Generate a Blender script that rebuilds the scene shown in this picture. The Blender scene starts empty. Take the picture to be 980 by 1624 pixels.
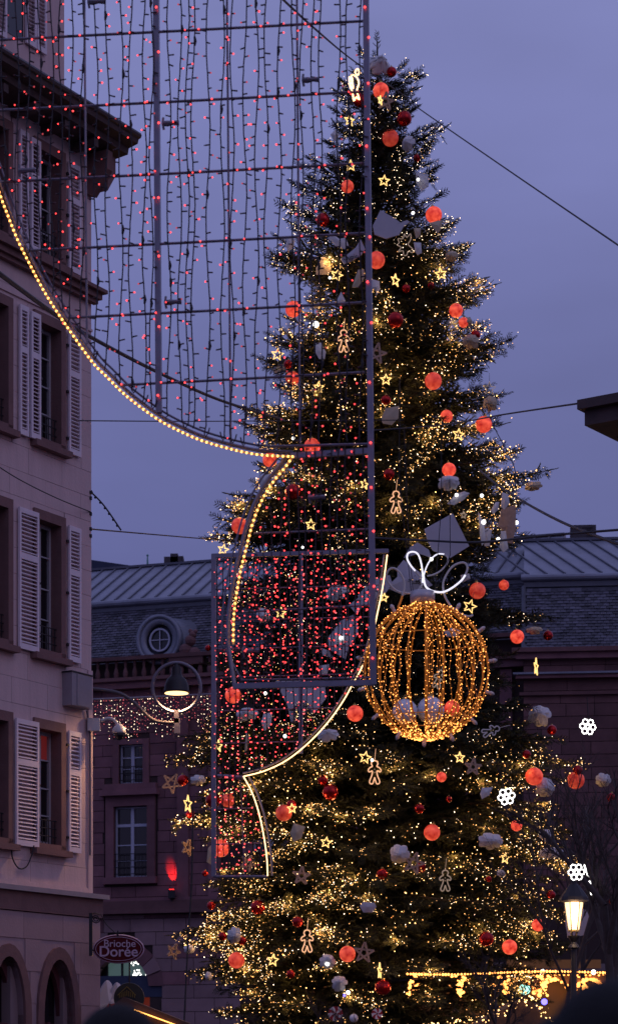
import bpy, math, random
import numpy as np
from mathutils import Vector, Matrix, noise
random.seed(7); np.random.seed(7)
S = bpy.context.scene; COL = S.collection
R = math.radians; PI = math.pi

# ---------------------------------------------------------------- camera
F = 3600.0; CZ = 1.7; CX = 490.0; HY = 1690.0      # focal length in photo pixels, eye height, principal column, horizon row
cd = bpy.data.cameras.new('camera'); cam = bpy.data.objects.new('camera', cd); COL.objects.link(cam)
cam.location = (0, 0, CZ); cam.rotation_euler = (R(90), 0, 0)
cd.sensor_fit = 'HORIZONTAL'; cd.sensor_width = 36; cd.lens = F/980*36
cd.shift_y = (HY-812)/1624.0 * (1624.0/980.0); cd.clip_end = 3000; cd.clip_start = .2
cd.dof.use_dof = True; cd.dof.focus_distance = 36; cd.dof.aperture_fstop = 6.0
S.camera = cam

# ---------------------------------------------------------------- sky (dusk, thin even cloud)
W = bpy.data.worlds.new('World'); S.world = W; W.use_nodes = True
nt = W.node_tree; nt.nodes.clear(); N = nt.nodes.new; L = nt.links.new
out = N('ShaderNodeOutputWorld'); bg = N('ShaderNodeBackground'); bg2 = N('ShaderNodeBackground'); ad = N('ShaderNodeAddShader')
sky = N('ShaderNodeTexSky'); sky.sky_type = 'NISHITA'; sky.sun_disc = False; sky.sun_elevation = R(1.5); sky.sun_rotation = R(60)
L(sky.outputs[0], bg2.inputs[0]); bg2.inputs[1].default_value = 0.02
tc = N('ShaderNodeTexCoord'); sx = N('ShaderNodeSeparateXYZ'); L(tc.outputs['Generated'], sx.inputs[0])
ramp = N('ShaderNodeValToRGB'); e = ramp.color_ramp.elements
e[0].position = 0.0; e[0].color = (.115, .10, .24, 1)
e[1].position = 1.0; e[1].color = (.242, .255, .505, 1)
for p, c in ((.2, (.100, .108, .295, 1)), (.32, (.158, .170, .405, 1)), (.42, (.205, .220, .485, 1))):
    q = e.new(p); q.color = c
mp = N('ShaderNodeMapping'); mp.inputs['Scale'].default_value = (3, 3, 9); L(tc.outputs['Generated'], mp.inputs[0])
nz = N('ShaderNodeTexNoise'); nz.inputs['Scale'].default_value = 1.3; nz.inputs['Detail'].default_value = 4; L(mp.outputs[0], nz.inputs[0])
m1 = N('ShaderNodeMapRange'); m1.inputs[1].default_value = .3; m1.inputs[2].default_value = .7; m1.inputs[3].default_value = .86; m1.inputs[4].default_value = 1.10; L(nz.outputs[0], m1.inputs[0])
mx = N('ShaderNodeVectorMath'); mx.operation = 'SCALE'
L(sx.outputs[2], ramp.inputs[0]); L(ramp.outputs[0], mx.inputs[0]); L(m1.outputs[0], mx.inputs['Scale'])
L(mx.outputs[0], bg.inputs[0]); bg.inputs[1].default_value = 1.0
L(bg.outputs[0], ad.inputs[0]); L(bg2.outputs[0], ad.inputs[1]); L(ad.outputs[0], out.inputs[0])
sd = bpy.data.lights.new('sun', 'SUN'); sd.energy = .12; sd.angle = R(40); sd.color = (1, .72, .62)
sun = bpy.data.objects.new('sun', sd); COL.objects.link(sun); sun.rotation_euler = (R(62), 0, R(40))
S.view_settings.view_transform = 'Standard'; S.view_settings.look = 'None'; S.view_settings.exposure = 0.0
try:
    S.cycles.use_denoising = True; S.cycles.denoiser = 'OPENIMAGEDENOISE'
    S.cycles.max_bounces = 5; S.cycles.diffuse_bounces = 2; S.cycles.glossy_bounces = 3
    S.cycles.transparent_max_bounces = 8; S.cycles.use_light_tree = True; S.cycles.sample_clamp_indirect = 3
    S.cycles.caustics_reflective = False; S.cycles.caustics_refractive = False
except Exception: pass

# ---------------------------------------------------------------- helpers
def at(x, y, Y):                                   # photo pixel -> world point at distance Y
    return Vector(((x-CX)/F*Y, Y, CZ+(HY-y)/F*Y))
def px(p): return (CX+F*p[0]/p[1], HY-F*(p[2]-CZ)/p[1])

MATS = {}
def mat(name, col, rough=.7, metal=0, emit=None, es=1, var=0, vs=3, bump=0, bs=20, rnd=0, trans=0, sample=None, streak=0, spec=None, isl=0):
    m = bpy.data.materials.new(name); m.use_nodes = True; t = m.node_tree; b = t.nodes['Principled BSDF']
    b.inputs['Base Color'].default_value = (*col, 1); b.inputs['Roughness'].default_value = rough; b.inputs['Metallic'].default_value = metal
    if spec is not None: b.inputs['Specular IOR Level'].default_value = spec
    n = t.nodes.new; l = t.links.new
    src = None
    if var or rnd or streak:
        geo = n('ShaderNodeNewGeometry'); a = n('ShaderNodeTexNoise'); a.inputs['Scale'].default_value = vs; a.inputs['Detail'].default_value = 6; a.inputs['Roughness'].default_value = .65
        if streak:
            mm = n('ShaderNodeMapping'); mm.inputs['Scale'].default_value = (5, 5, .35); l(geo.outputs['Position'], mm.inputs[0]); l(mm.outputs[0], a.inputs[0])
        else: l(geo.outputs['Position'], a.inputs[0])
        r1 = n('ShaderNodeMapRange'); r1.inputs[1].default_value = .25; r1.inputs[2].default_value = .75; r1.inputs[3].default_value = 1-var; r1.inputs[4].default_value = 1+var
        l(a.outputs[0], r1.inputs[0]); val = r1.outputs[0]
        if rnd:
            oi = n('ShaderNodeObjectInfo'); r2 = n('ShaderNodeMapRange'); r2.inputs[3].default_value = 1-rnd; r2.inputs[4].default_value = 1+rnd
            l(oi.outputs['Random'], r2.inputs[0]); mu = n('ShaderNodeMath'); mu.operation = 'MULTIPLY'; l(val, mu.inputs[0]); l(r2.outputs[0], mu.inputs[1]); val = mu.outputs[0]
        if isl:
            gi = n('ShaderNodeNewGeometry'); r3 = n('ShaderNodeMapRange'); r3.inputs[3].default_value = 1-isl; r3.inputs[4].default_value = 1+isl
            l(gi.outputs['Random Per Island'], r3.inputs[0]); mu = n('ShaderNodeMath'); mu.operation = 'MULTIPLY'; l(val, mu.inputs[0]); l(r3.outputs[0], mu.inputs[1]); val = mu.outputs[0]
        vm = n('ShaderNodeVectorMath'); vm.operation = 'SCALE'; vm.inputs[0].default_value = col; l(val, vm.inputs['Scale']); l(vm.outputs[0], b.inputs['Base Color'])
    if bump:
        geo = n('ShaderNodeNewGeometry'); a = n('ShaderNodeTexNoise'); a.inputs['Scale'].default_value = bs; a.inputs['Detail'].default_value = 5; l(geo.outputs['Position'], a.inputs[0])
        bp = n('ShaderNodeBump'); bp.inputs['Strength'].default_value = bump; bp.inputs['Distance'].default_value = .02; l(a.outputs[0], bp.inputs['Height']); l(bp.outputs[0], b.inputs['Normal'])
    if emit: b.inputs['Emission Color'].default_value = (*emit, 1); b.inputs['Emission Strength'].default_value = es
    if trans: b.inputs['Transmission Weight'].default_value = trans
    if sample: m.cycles.emission_sampling = sample
    MATS[name] = m
    return m

def globe_mat():
    m = mat('globe_red', (.5, .06, .04), .5, emit=(1, .1, .06), es=1.0)
    t = m.node_tree; n = t.nodes.new; l = t.links.new; b = t.nodes['Principled BSDF']
    g = n('ShaderNodeTexCoord'); a = n('ShaderNodeTexNoise'); a.inputs['Scale'].default_value = 1.6; a.inputs['Detail'].default_value = 3; l(g.outputs['Object'], a.inputs[0])
    cr = n('ShaderNodeValToRGB'); e = cr.color_ramp.elements; e[0].position = .3; e[0].color = (.42, .010, .006, 1); e[1].position = .72; e[1].color = (1.0, .12, .06, 1)
    oi = n('ShaderNodeObjectInfo'); r2 = n('ShaderNodeMapRange'); r2.inputs[3].default_value = .38; r2.inputs[4].default_value = 1.2; l(oi.outputs['Random'], r2.inputs[0])
    l(a.outputs[0], cr.inputs[0]); l(cr.outputs[0], b.inputs['Emission Color']); l(r2.outputs[0], b.inputs['Emission Strength'])
    return m

class MB:
    def __init__(s): s.v = []; s.f = []; s.n = 0
    def add(s, vs, fs):
        k = s.n; s.v.extend([tuple(p) for p in vs]); s.f.extend([tuple(i+k for i in f) for f in fs]); s.n += len(vs); return s
    def box(s, c, d, M=None):
        hx, hy, hz = d[0]/2, d[1]/2, d[2]/2
        vs = [Vector((x*hx, y*hy, z*hz)) for x in (-1, 1) for y in (-1, 1) for z in (-1, 1)]
        if M is not None: vs = [M @ p for p in vs]
        c = Vector(c); vs = [p+c for p in vs]
        return s.add(vs, [(0,1,3,2),(4,6,7,5),(0,4,5,1),(2,3,7,6),(0,2,6,4),(1,5,7,3)])
    def beam(s, a, b, w, h=None, up=(0,0,1)):
        a, b = Vector(a), Vector(b); d = b-a; Lg = d.length
        if Lg < 1e-6: return s
        x = d/Lg; u = Vector(up)
        if abs(x.dot(u)) > .98: u = Vector((0,1,0))
        y = u.cross(x).normalized(); z = x.cross(y)
        M = Matrix((x, y, z)).transposed()
        return s.box((a+b)/2, (Lg, w, h or w), M)
    def tube(s, pts, r, n=6, closed=False, caps=True):
        pts = [Vector(p) for p in pts]; k = len(pts)
        if k < 2: return s
        rr = r if isinstance(r, (list, tuple)) else [r]*k
        vs = []; prev = None
        for i, p in enumerate(pts):
            if closed: d = pts[(i+1) % k]-pts[i-1]
            else: d = pts[min(i+1, k-1)]-pts[max(i-1, 0)]
            if d.length < 1e-9: d = Vector((0,0,1))
            d.normalize()
            if prev is None:
                u = Vector((0,0,1)) if abs(d.z) < .9 else Vector((1,0,0))
                a = d.cross(u).normalized()
            else:
                a = prev-d*prev.dot(d)
                a = a.normalized() if a.length > 1e-6 else d.orthogonal().normalized()
            b = d.cross(a); prev = a
            for j in range(n):
                t = 2*PI*j/n; vs.append(p+(a*math.cos(t)+b*math.sin(t))*rr[i])
        fs = []
        for i in range(k if closed else k-1):
            q = (i+1) % k
            for j in range(n):
                fs.append((i*n+j, i*n+(j+1) % n, q*n+(j+1) % n, q*n+j))
        if caps and not closed:
            fs.append(tuple(range(n))[::-1]); fs.append(tuple((k-1)*n+j for j in range(n)))
        return s.add(vs, fs)
    def lathe(s, prof, c=(0,0,0), n=20, M=None):
        c = Vector(c); vs = []
        for r, z in prof:
            for j in range(n):
                t = 2*PI*j/n; p = Vector((r*math.cos(t), r*math.sin(t), z))
                vs.append((M @ p if M is not None else p)+c)
        fs = []
        for i in range(len(prof)-1):
            for j in range(n): fs.append((i*n+j, i*n+(j+1) % n, (i+1)*n+(j+1) % n, (i+1)*n+j))
        fs.append(tuple(range(n))[::-1]); fs.append(tuple((len(prof)-1)*n+j for j in range(n)))
        return s.add(vs, fs)
    def ball(s, c, r, n=12, m=7, sc=(1,1,1)):
        pr = [(max(1e-4, r*math.sin(PI*i/m)), -r*math.cos(PI*i/m)) for i in range(m+1)]
        M = Matrix.Diagonal(sc)
        return s.lathe(pr, c, n, M)
    def oct(s, c, r):
        x, y, z = c
        return s.add([(x+r,y,z),(x-r,y,z),(x,y+r,z),(x,y-r,z),(x,y,z+r),(x,y,z-r)], [(0,2,4),(2,1,4),(1,3,4),(3,0,4),(2,0,5),(1,2,5),(3,1,5),(0,3,5)])
    def prism(s, poly, off):                       # poly: coplanar 3-D points, extruded by vector off
        k = len(poly); off = Vector(off); a = [Vector(p) for p in poly]
        s.add(a+[p+off for p in a], [tuple(range(k)), tuple(range(2*k-1, k-1, -1))]+[(i, k+i, k+(i+1) % k, (i+1) % k) for i in range(k)])
        return s
    def build(s, name, m, parent=None, smooth=False):
        me = bpy.data.meshes.new(name); me.from_pydata(s.v, [], s.f)
        if m: me.materials.append(MATS[m] if isinstance(m, str) else m)
        if smooth: me.shade_smooth()
        return link(name, me, parent)
def link(name, me, parent=None, loc=None):
    o = bpy.data.objects.new(name, me); COL.objects.link(o)
    if parent: o.parent = parent
    if loc is not None: o.location = loc
    return o
def fix_normals(o):
    import bmesh
    b = bmesh.new(); b.from_mesh(o.data); bmesh.ops.recalc_face_normals(b, faces=b.faces); b.to_mesh(o.data); b.free(); return o
def tag(o, label=None, cat=None, group=None, kind=None):
    if label: o['label'] = label
    if cat: o['category'] = cat
    if group: o['group'] = group
    if kind: o['kind'] = kind
    return o
def empty(name, loc=(0,0,0), label=None, cat=None, group=None, rot=None):
    o = bpy.data.objects.new(name, None); COL.objects.link(o); o.location = loc; o.empty_display_size = .1
    if rot: o.rotation_euler = rot
    return tag(o, label, cat, group)
def smooth_path(pts, sub=6, closed=False):
    P = [Vector(p) for p in pts]; k = len(P); o = []
    for i in range(k if closed else k-1):
        if closed: a, b, c, d = P[i-1], P[i], P[(i+1) % k], P[(i+2) % k]
        else: a, b, c, d = P[max(i-1,0)], P[i], P[i+1], P[min(i+2,k-1)]
        for j in range(sub):
            t = j/sub
            o.append(.5*((2*b)+(c-a)*t+(2*a-5*b+4*c-d)*t*t+(3*b-a-3*c+d)*t**3))
    if not closed: o.append(P[-1])
    return o
def resample(pts, step):
    o = [pts[0].copy()]; acc = 0
    for a, b in zip(pts, pts[1:]):
        d = (b-a).length; t = step-acc
        while t <= d:
            o.append(a+(b-a)*(t/d)); t += step
        acc = (acc+d) % step if d > 0 else acc
    return o
_ub = MB().box((0,0,0), (1,1,1))
UNIT = {}
def unit(m):                                       # shared 1 m block mesh per material, chamfered
    if m not in UNIT:
        b = MB(); c = .5
        me = bpy.data.meshes.new('block'); me.from_pydata(_ub.v, [], _ub.f); me.materials.append(MATS[m]); UNIT[m] = me
    return UNIT[m]
def piece(name, m, parent, c, d, M=None):          # one block-like piece as its own object, mesh shared
    o = bpy.data.objects.new(name, unit(m)); COL.objects.link(o); o.parent = parent
    T = Matrix.Translation(Vector(c)) @ (M.to_4x4() if M is not None else Matrix.Identity(4)) @ Matrix.Diagonal((d[0], d[1], d[2], 1))
    o.matrix_local = T
    return o
def text_mesh(name, body, size, m, parent, M, ex=.004, bold=0):
    c = bpy.data.curves.new(name, 'FONT'); c.body = body; c.size = size; c.extrude = ex; c.offset = bold; c.align_x = 'CENTER'; c.align_y = 'CENTER'
    o = bpy.data.objects.new(name, c); me = bpy.data.meshes.new_from_object(o); bpy.data.objects.remove(o)
    me.materials.append(MATS[m]); q = link(name, me, parent); q.matrix_local = M; return q

# ---------------------------------------------------------------- materials
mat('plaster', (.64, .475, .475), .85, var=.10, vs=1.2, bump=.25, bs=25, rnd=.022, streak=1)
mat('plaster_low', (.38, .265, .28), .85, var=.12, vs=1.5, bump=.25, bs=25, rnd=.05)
mat('mortar', (.30, .22, .23), .95)
mat('red_stone', (.20, .105, .10), .8, var=.18, vs=4, bump=.3, bs=30)
mat('dark_red_paint', (.13, .04, .05), .5, var=.1, vs=3)
mat('shutter_paint', (.78, .68, .74), .55, var=.07, vs=6)
mat('window_paint', (.42, .40, .44), .5)
mat('far_window_paint', (.46, .48, .60), .5)
mat('glass', (.012, .010, .014), .06, spec=.7)
mat('red_room', (.10, .01, .012), .6, emit=(.6, .05, .05), es=.12)
mat('eave_wood', (.075, .045, .045), .7, var=.3, vs=5, bump=.4, bs=15)
mat('gutter', (.06, .05, .06), .45, metal=.4)
mat('roof_dark', (.06, .05, .06), .7, var=.2, vs=5)
mat('iron', (.025, .022, .027), .5, metal=.3)
mat('grey_metal', (.20, .18, .22), .45, metal=.35, var=.12, vs=9)
mat('frame_metal', (.22, .20, .25), .38, metal=.55, var=.15, vs=8)
mat('cable', (.02, .018, .024), .7)
mat('string_cable', (.028, .026, .034), .7)
mat('white_plastic', (.62, .58, .56), .4)
mat('cabinet_paint', (.30, .26, .29), .55, var=.1, vs=4)
mat('zinc', (.22, .235, .30), .45, metal=.15, var=.28, vs=.9, bump=.1, bs=6)
mat('zinc_dark', (.10, .105, .14), .5, metal=.2, var=.2, vs=2)
mat('slate', (.085, .083, .115), .45, var=.25, vs=1.2, isl=.5)
mat('sandstone', (.19, .088, .104), .9, var=.28, vs=.9, bump=.4, bs=8, rnd=.22)
mat('sandstone_dark', (.15, .072, .076), .9, var=.28, vs=1.1, bump=.4, bs=8, rnd=.2)
mat('sandstone_pale', (.27, .17, .185), .9, var=.2, vs=.9, bump=.3, bs=8, rnd=.18)
mat('sandstone_joint', (.05, .03, .03), .95)
mat('shop_glass', (.02, .03, .035), .15, emit=(.25, .42, .42), es=.18)
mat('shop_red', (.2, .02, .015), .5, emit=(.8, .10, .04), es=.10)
mat('navy_cloth', (.03, .04, .085), .8, var=.1, vs=3)
mat('balloon', (.55, .58, .75), .5)
mat('sign_red', (.10, .004, .008), .6, spec=.2)
mat('sign_letter', (.62, .45, .56), .5)
mat('sign_round', (.018, .022, .022), .5)
mat('sign_gold', (.22, .17, .03), .5)
mat('asphalt', (.05, .048, .05), .85, var=.2, vs=3, bump=.3, bs=40)
mat('needle', (.044, .050, .024), .8, var=.45, vs=2.6)
mat('bark', (.045, .032, .024), .95, var=.3, vs=8, bump=.6, bs=20)
mat('bare_bark', (.06, .045, .045), .9, var=.3, vs=8)
mat('led_warm', (.5, .4, .2), .4, emit=(1, .54, .18), es=5.2)
mat('led_gold', (.5, .3, .1), .4, emit=(1, .46, .12), es=2.1)
mat('led_pale', (.5, .45, .4), .4, emit=(1, .74, .48), es=6)
mat('led_amber', (.5, .3, .1), .4, emit=(1, .34, .07), es=4.5)
mat('led_red', (.5, .05, .04), .4, emit=(1, .050, .050), es=3.6)
mat('led_red_dim', (.3, .04, .05), .4, emit=(1, .10, .12), es=.55)
mat('led_red_off', (.10, .02, .03), .4)
mat('led_pink', (.4, .1, .1), .4, emit=(1, .14, .15), es=1.8)
mat('led_rope', (.6, .4, .2), .4, emit=(1, .43, .09), es=5)
mat('led_rope_white', (.6, .5, .4), .4, emit=(1, .58, .26), es=3.2)
mat('led_white', (.7, .7, .7), .4, emit=(1, .97, .92), es=3)
mat('neon_white', (.7, .7, .75), .4, emit=(.9, .88, 1), es=1.0)
mat('neon_grey', (.45, .42, .45), .35, emit=(.5, .45, .5), es=.06)
mat('star_gold', (.5, .4, .2), .4, emit=(1, .60, .19), es=1.7)
mat('outline_peach', (.5, .35, .25), .4, emit=(1, .50, .24), es=.9)
mat('outline_dim', (.4, .35, .3), .4, emit=(1, .7, .4), es=.18)
mat('rope_jacket', (.25, .14, .06), .4, emit=(1, .4, .08), es=.35)
mat('amber_wire', (.32, .13, .015), .5, emit=(1, .28, .02), es=.16)  # unlit wire; its emission paints in the orange light of nearby bulbs
mat('tinsel', (.38, .15, .012), .35, metal=.5, emit=(1, .28, .02), es=.05, var=.3, vs=20)  # slight emission stands in for bulb light caught by the garland
mat('fabric_white', (.62, .62, .64), .85, var=.08, vs=8, bump=.3, bs=30)
mat('fabric_cream', (.50, .42, .30), .85, var=.12, vs=7, bump=.3, bs=30)
mat('panel_white', (.47, .46, .52), .7, var=.05, vs=3)
mat('straw', (.40, .28, .21), .8, var=.2, vs=15)
mat('bauble_red', (.42, .008, .012), .18, metal=.65, spec=.6)
mat('gold_cap', (.5, .36, .12), .3, metal=.9)
mat('clear_ball', (.75, .75, .82), .15, trans=.0, var=.2, vs=12)
mat('ink', (.02, .02, .03), .6)
mat('candy_red', (.4, .01, .02), .4); mat('candy_white', (.7, .68, .68), .4)
mat('lamp_glow', (.8, .7, .5), .4, emit=(1, .64, .26), es=2.6)
mat('lantern_glow', (.8, .6, .4), .3, emit=(1, .62, .30), es=2.2)
mat('uplight_red', (.4, .02, .02), .4, emit=(1, .02, .015), es=3)
mat('blue_glow', (.1, .1, .8), .4, emit=(.10, .08, 1), es=6)
mat('green_glow', (.2, .5, .4), .4, emit=(.35, .8, .65), es=2.5)
mat('stall_cream', (.30, .22, .20), .8, var=.1, vs=2)
mat('stall_wood', (.10, .05, .035), .8, var=.25, vs=4)
mat('stall_roof', (.09, .05, .05), .8, var=.2, vs=3)
mat('stall_inside', (.15, .08, .05), .8, emit=(1, .40, .12), es=.05)
mat('neck_metal', (.50, .48, .52), .35, metal=.3)
mat('lamp_arm', (.10, .085, .10), .5, metal=.2)
mat('copper', (.10, .30, .26), .7)
mat('coat', (.006, .005, .007), .95, spec=.1); mat('wool', (.004, .0035, .005), .95, bump=.5, bs=80); mat('skin', (.42, .24, .18), .55); mat('hair', (.02, .014, .01), .7); mat('trouser', (.015, .017, .025), .9); mat('shoe', (.01, .01, .01), .5)
globe_mat()
for k in ('led_warm', 'led_gold', 'led_red', 'led_red_dim', 'led_pink', 'led_pale', 'star_gold', 'outline_peach', 'outline_dim', 'amber_wire', 'tinsel', 'rope_jacket', 'neon_grey'): MATS[k].cycles.emission_sampling = 'NONE'

# ---------------------------------------------------------------- ground
g = MB().box((0, 200, -.05), (900, 900, .1)).build('ground', 'asphalt'); tag(g, 'dark paved town square', kind='structure')
# ================================================================ left corner building
FA = R(30.1); fd = Vector((math.sin(FA), math.cos(FA), 0)); fn = Vector((math.cos(FA), -math.sin(FA), 0)); FC = Vector((-3.643, 38, 0))
FM = Matrix((-fd, fn, Vector((0,0,1)))).transposed()        # local (s along the wall towards the camera, n out, z up)
def fw(s, n, z): return FC-fd*s+fn*n+Vector((0,0,z))
def fs_(x, n=0):                                              # photo column -> s on the wall plane offset n
    k = (x-CX)/F; A = FC+fn*n
    return (A.x-k*A.y)/(-k*fd.y+fd.x) if True else 0
def fz(s, y, n=0):
    p = fw(s, n, 0); return CZ+(HY-y)/F*p.y
bl = empty('corner_building', FC, 'pinkish plastered corner building with louvred shutters filling the left edge', 'building')
def fl(s, n, z): return Vector((0,0,0))-fd*s+fn*n+Vector((0,0,z))   # relative to the building's empty
def fbox(name, m, s0, s1, n0, n1, z0, z1, parent=None):
    return piece(name, m, parent or bl, fl((s0+s1)/2, (n0+n1)/2, (z0+z1)/2) if (parent is None or parent is bl) else fl((s0+s1)/2, (n0+n1)/2, (z0+z1)/2), (s1-s0, abs(n1-n0), z1-z0), FM)
SMAX = 7.0
ZB, ZE = 4.55, 17.0
# window openings: s range repeated along the wall; z range per floor
ws0, ws1 = fs_(101), fs_(52); WW = ws1-ws0; PITCH = fs_(17.5)-fs_(101)
wz = [(fz(ws1, 1350), fz(ws1, 1138)), (fz(ws1, 1040), fz(ws1, 805)), (fz(ws1, 703), fz(ws1, 490)), (14.75, 16.7)]
opens = [(ws0+k*PITCH, ws1+k*PITCH, a, b) for k in range(3) for (a, b) in wz]
core = MB()
# solid core behind, with holes: strips between the windows
zs = [ZB]+[v for ab in wz for v in ab]+[ZE+.2]
def wall_rect(b, s0, s1, z0, z1, n0=-.35, n1=-.012):
    b.box(fl((s0+s1)/2, (n0+n1)/2, (z0+z1)/2), (s1-s0, n1-n0, z1-z0), FM)
edges = [0.0]+[v for k in range(3) for v in (ws0+k*PITCH, ws1+k*PITCH)]+[SMAX]
for i in range(0, len(edges), 2): wall_rect(core, edges[i], edges[i+1], 2.0, ZE+.2)
for k in range(3):
    a, b = ws0+k*PITCH, ws1+k*PITCH
    for i in range(0, len(zs), 2): wall_rect(core, a, b, zs[i], zs[i+1])
core.box(fl(SMAX/2, -3.0, 9), (SMAX-.06, 4.6, 17), FM)
core.build('wall', 'mortar', bl)
row = 0; z = ZB+.02; rh = .415
while z < ZE-.05:
    z1 = min(z+rh, ZE)
    cuts = sorted([0.0, SMAX]+[(.32 if row % 2 else .78)+i*.93+random.uniform(-.05, .05) for i in range(8)])
    cuts = [c for c in cuts if 0 <= c <= 4.2 or c == SMAX]
    for a, b in zip(cuts, cuts[1:]):
        segs = [(a+.003, b-.003, z+.003, z1-.003)]
        for (o0, o1, q0, q1) in opens:
            ns = []
            for (p0, p1, y0, y1) in segs:
                if p1 <= o0 or p0 >= o1 or y1 <= q0 or y0 >= q1: ns.append((p0, p1, y0, y1)); continue
                if p0 < o0: ns.append((p0, o0, y0, y1))
                if p1 > o1: ns.append((o1, p1, y0, y1))
                if y0 < q0 and min(p1, o1) > max(p0, o0): ns.append((max(p0, o0), min(p1, o1), y0, q0))
                if y1 > q1 and min(p1, o1) > max(p0, o0): ns.append((max(p0, o0), min(p1, o1), q1, y1))
            segs = ns
        for (p0, p1, y0, y1) in segs:
            if p1-p0 > .03 and y1-y0 > .03 and p0 < 4.3: fbox('block', 'plaster', p0, p1, -.02, random.uniform(.0, .004), y0, y1)
    z = z1; row += 1
# raised border strip at the corner and the foot of the upper wall
fbox('corner_strip', 'plaster', -.002, .12, .002, .03, ZB, 8.3); fbox('corner_strip', 'plaster', .12, SMAX, .002, .028, ZB, ZB+.10)
slat_n = 0
def shutter(s0, s1, z0, z1, n, name='shutter', lab=None):
    global slat_n
    e = MB(); w = .045; zm = z0+(z1-z0)*.66
    for (a, b, c, d) in ((s0, s0+w, z0, z1), (s1-w, s1, z0, z1), (s0+w, s1-w, z0, z0+.09), (s0+w, s1-w, z1-.08, z1), (s0+w, s1-w, zm-.05, zm+.05)):
        e.box(fl((a+b)/2, n, (c+d)/2), (b-a, .04, d-c), FM)
    sh = e.build(name, 'shutter_paint', bl)
    T = Matrix.Rotation(R(-40), 3, 'X'); jn = MB()
    for (q0, q1) in ((z0+.09, zm-.05), (zm+.05, z1-.08)):
        k = int((q1-q0)/.062)
        for i in range(k):
            zz = q0+(i+.5)*(q1-q0)/k; c = fl((s0+s1)/2, n, zz); dd = (s1-s0-2*w-.004, .042, .009)
            if slat_n < 300: piece('slat', 'shutter_paint', sh, c, dd, FM @ T); slat_n += 1
            else: jn.box(c, dd, FM @ T)
    if jn.v: o = jn.build('slat', 'shutter_paint', sh); o['kind'] = 'stuff'
    h = MB()
    for q in (.12, .5, .88): h.box(fl(s1+.02 if s0 < ws0 else s0-.02, n-.01, z0+(z1-z0)*q), (.05, .05, .035), FM)
    h.build('hinge', 'iron', sh)
    return sh
def window(k, i, a, b):
    o = k*PITCH; s0, s1 = ws0+o, ws1+o; fr = .12
    # stone surround, proud of the wall, with a deep reveal
    e = MB()
    for (p0, p1, z0, z1) in ((s0-.005, s0+fr, a+.0, b), (s1-fr, s1+.005, a, b), (s0+fr, s1-fr, b-.16, b), (s0-.005, s1+.005, a-.02, a+.14)):
        e.box(fl((p0+p1)/2, -.12, (z0+z1)/2), (p1-p0, .33, z1-z0), FM)
    wd = e.build('window', 'red_stone', bl)
    MB().box(fl((s0+s1)/2, .03, a+.0), (WW+.14, .22, .10), FM).build('sill', 'red_stone', wd)
    x0, x1, y0, y1 = s0+fr, s1-fr, a+.14, b-.16; n = -.20
    f = MB()
    for (p0, p1, z0, z1) in ((x0, x0+.05, y0, y1), (x1-.05, x1, y0, y1), (x0+.05, x1-.05, y0, y0+.06), (x0+.05, x1-.05, y1-.06, y1), ((x0+x1)/2-.025, (x0+x1)/2+.025, y0+.06, y1-.06)):
        f.box(fl((p0+p1)/2, n, (z0+z1)/2), (p1-p0, .06, z1-z0), FM)
    for q in (.26, .5, .75):
        zz = y0+(y1-y0)*q
        f.box(fl((x0+x1)/2, n+.004, zz), (x1-x0-.1, .04, .022), FM)
    f.build('frame', 'window_paint', wd)
    for h in range(2):
        for q in range(4):
            c0 = x0+.05+(x1-x0-.1)*h/2; qs = (0, .26, .5, .75, 1)
            za, zb = y0+(y1-y0)*qs[q], y0+(y1-y0)*qs[q+1]
            m = 'red_room' if (i == 0 and k == 0 and q == 3) else 'glass'
            piece('pane', m, wd, fl(c0+(x1-x0-.1)/4, n-.01, (za+zb)/2), ((x1-x0-.1)/2-.03, .008, zb-za-.03), FM)
    r = MB()
    for q in range(3): r.tube([fl(x0, -.06, y0+.14+.13*q), fl(x1, -.06, y0+.14+.13*q)], .010, 5)
    for q in range(7): r.tube([fl(x0+(x1-x0)*(q+.5)/7, -.06, y0), fl(x0+(x1-x0)*(q+.5)/7, -.06, y0+.4)], .008, 4)
    r.build('railing', 'iron', wd)
for k in range(2):
    for i, (a, b) in enumerate(wz): window(k, i, a, b)
for k in range(2):
    o = k*PITCH
    for i, (a, b) in enumerate(wz):
        if k == 0:
            shutter(fs_(124), fs_(105), a+.05, b-.10, .05)
            if i in (0, 1): shutter(fs_(57), fs_(26 if i == 1 else 21), a+.05, b-.08, .05)
            else: shutter(fs_(58), fs_(43), a+.05, b-.08, .075); shutter(fs_(41), fs_(27), a+.05, b-.04, .05)
# string course under the top floor, frieze lines
for (z0, z1, nn) in ((14.45, 14.52, .10), (14.52, 14.62, .16), (14.62, 14.68, .24)):
    fbox('string_course', 'red_stone', -nn*.6, SMAX, .004, nn, z0, z1)
fbox('string_course', 'plaster', 0, SMAX, .006, .03, 13.98, 14.02)
# belt above the ground floor
for (z0, z1, nn) in ((4.16, 4.47, .14), (4.47, 4.549, .22)): fbox('belt', 'red_stone' if nn < .2 else 'cabinet_paint', -nn, SMAX, -.3, nn, z0, z1)
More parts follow.
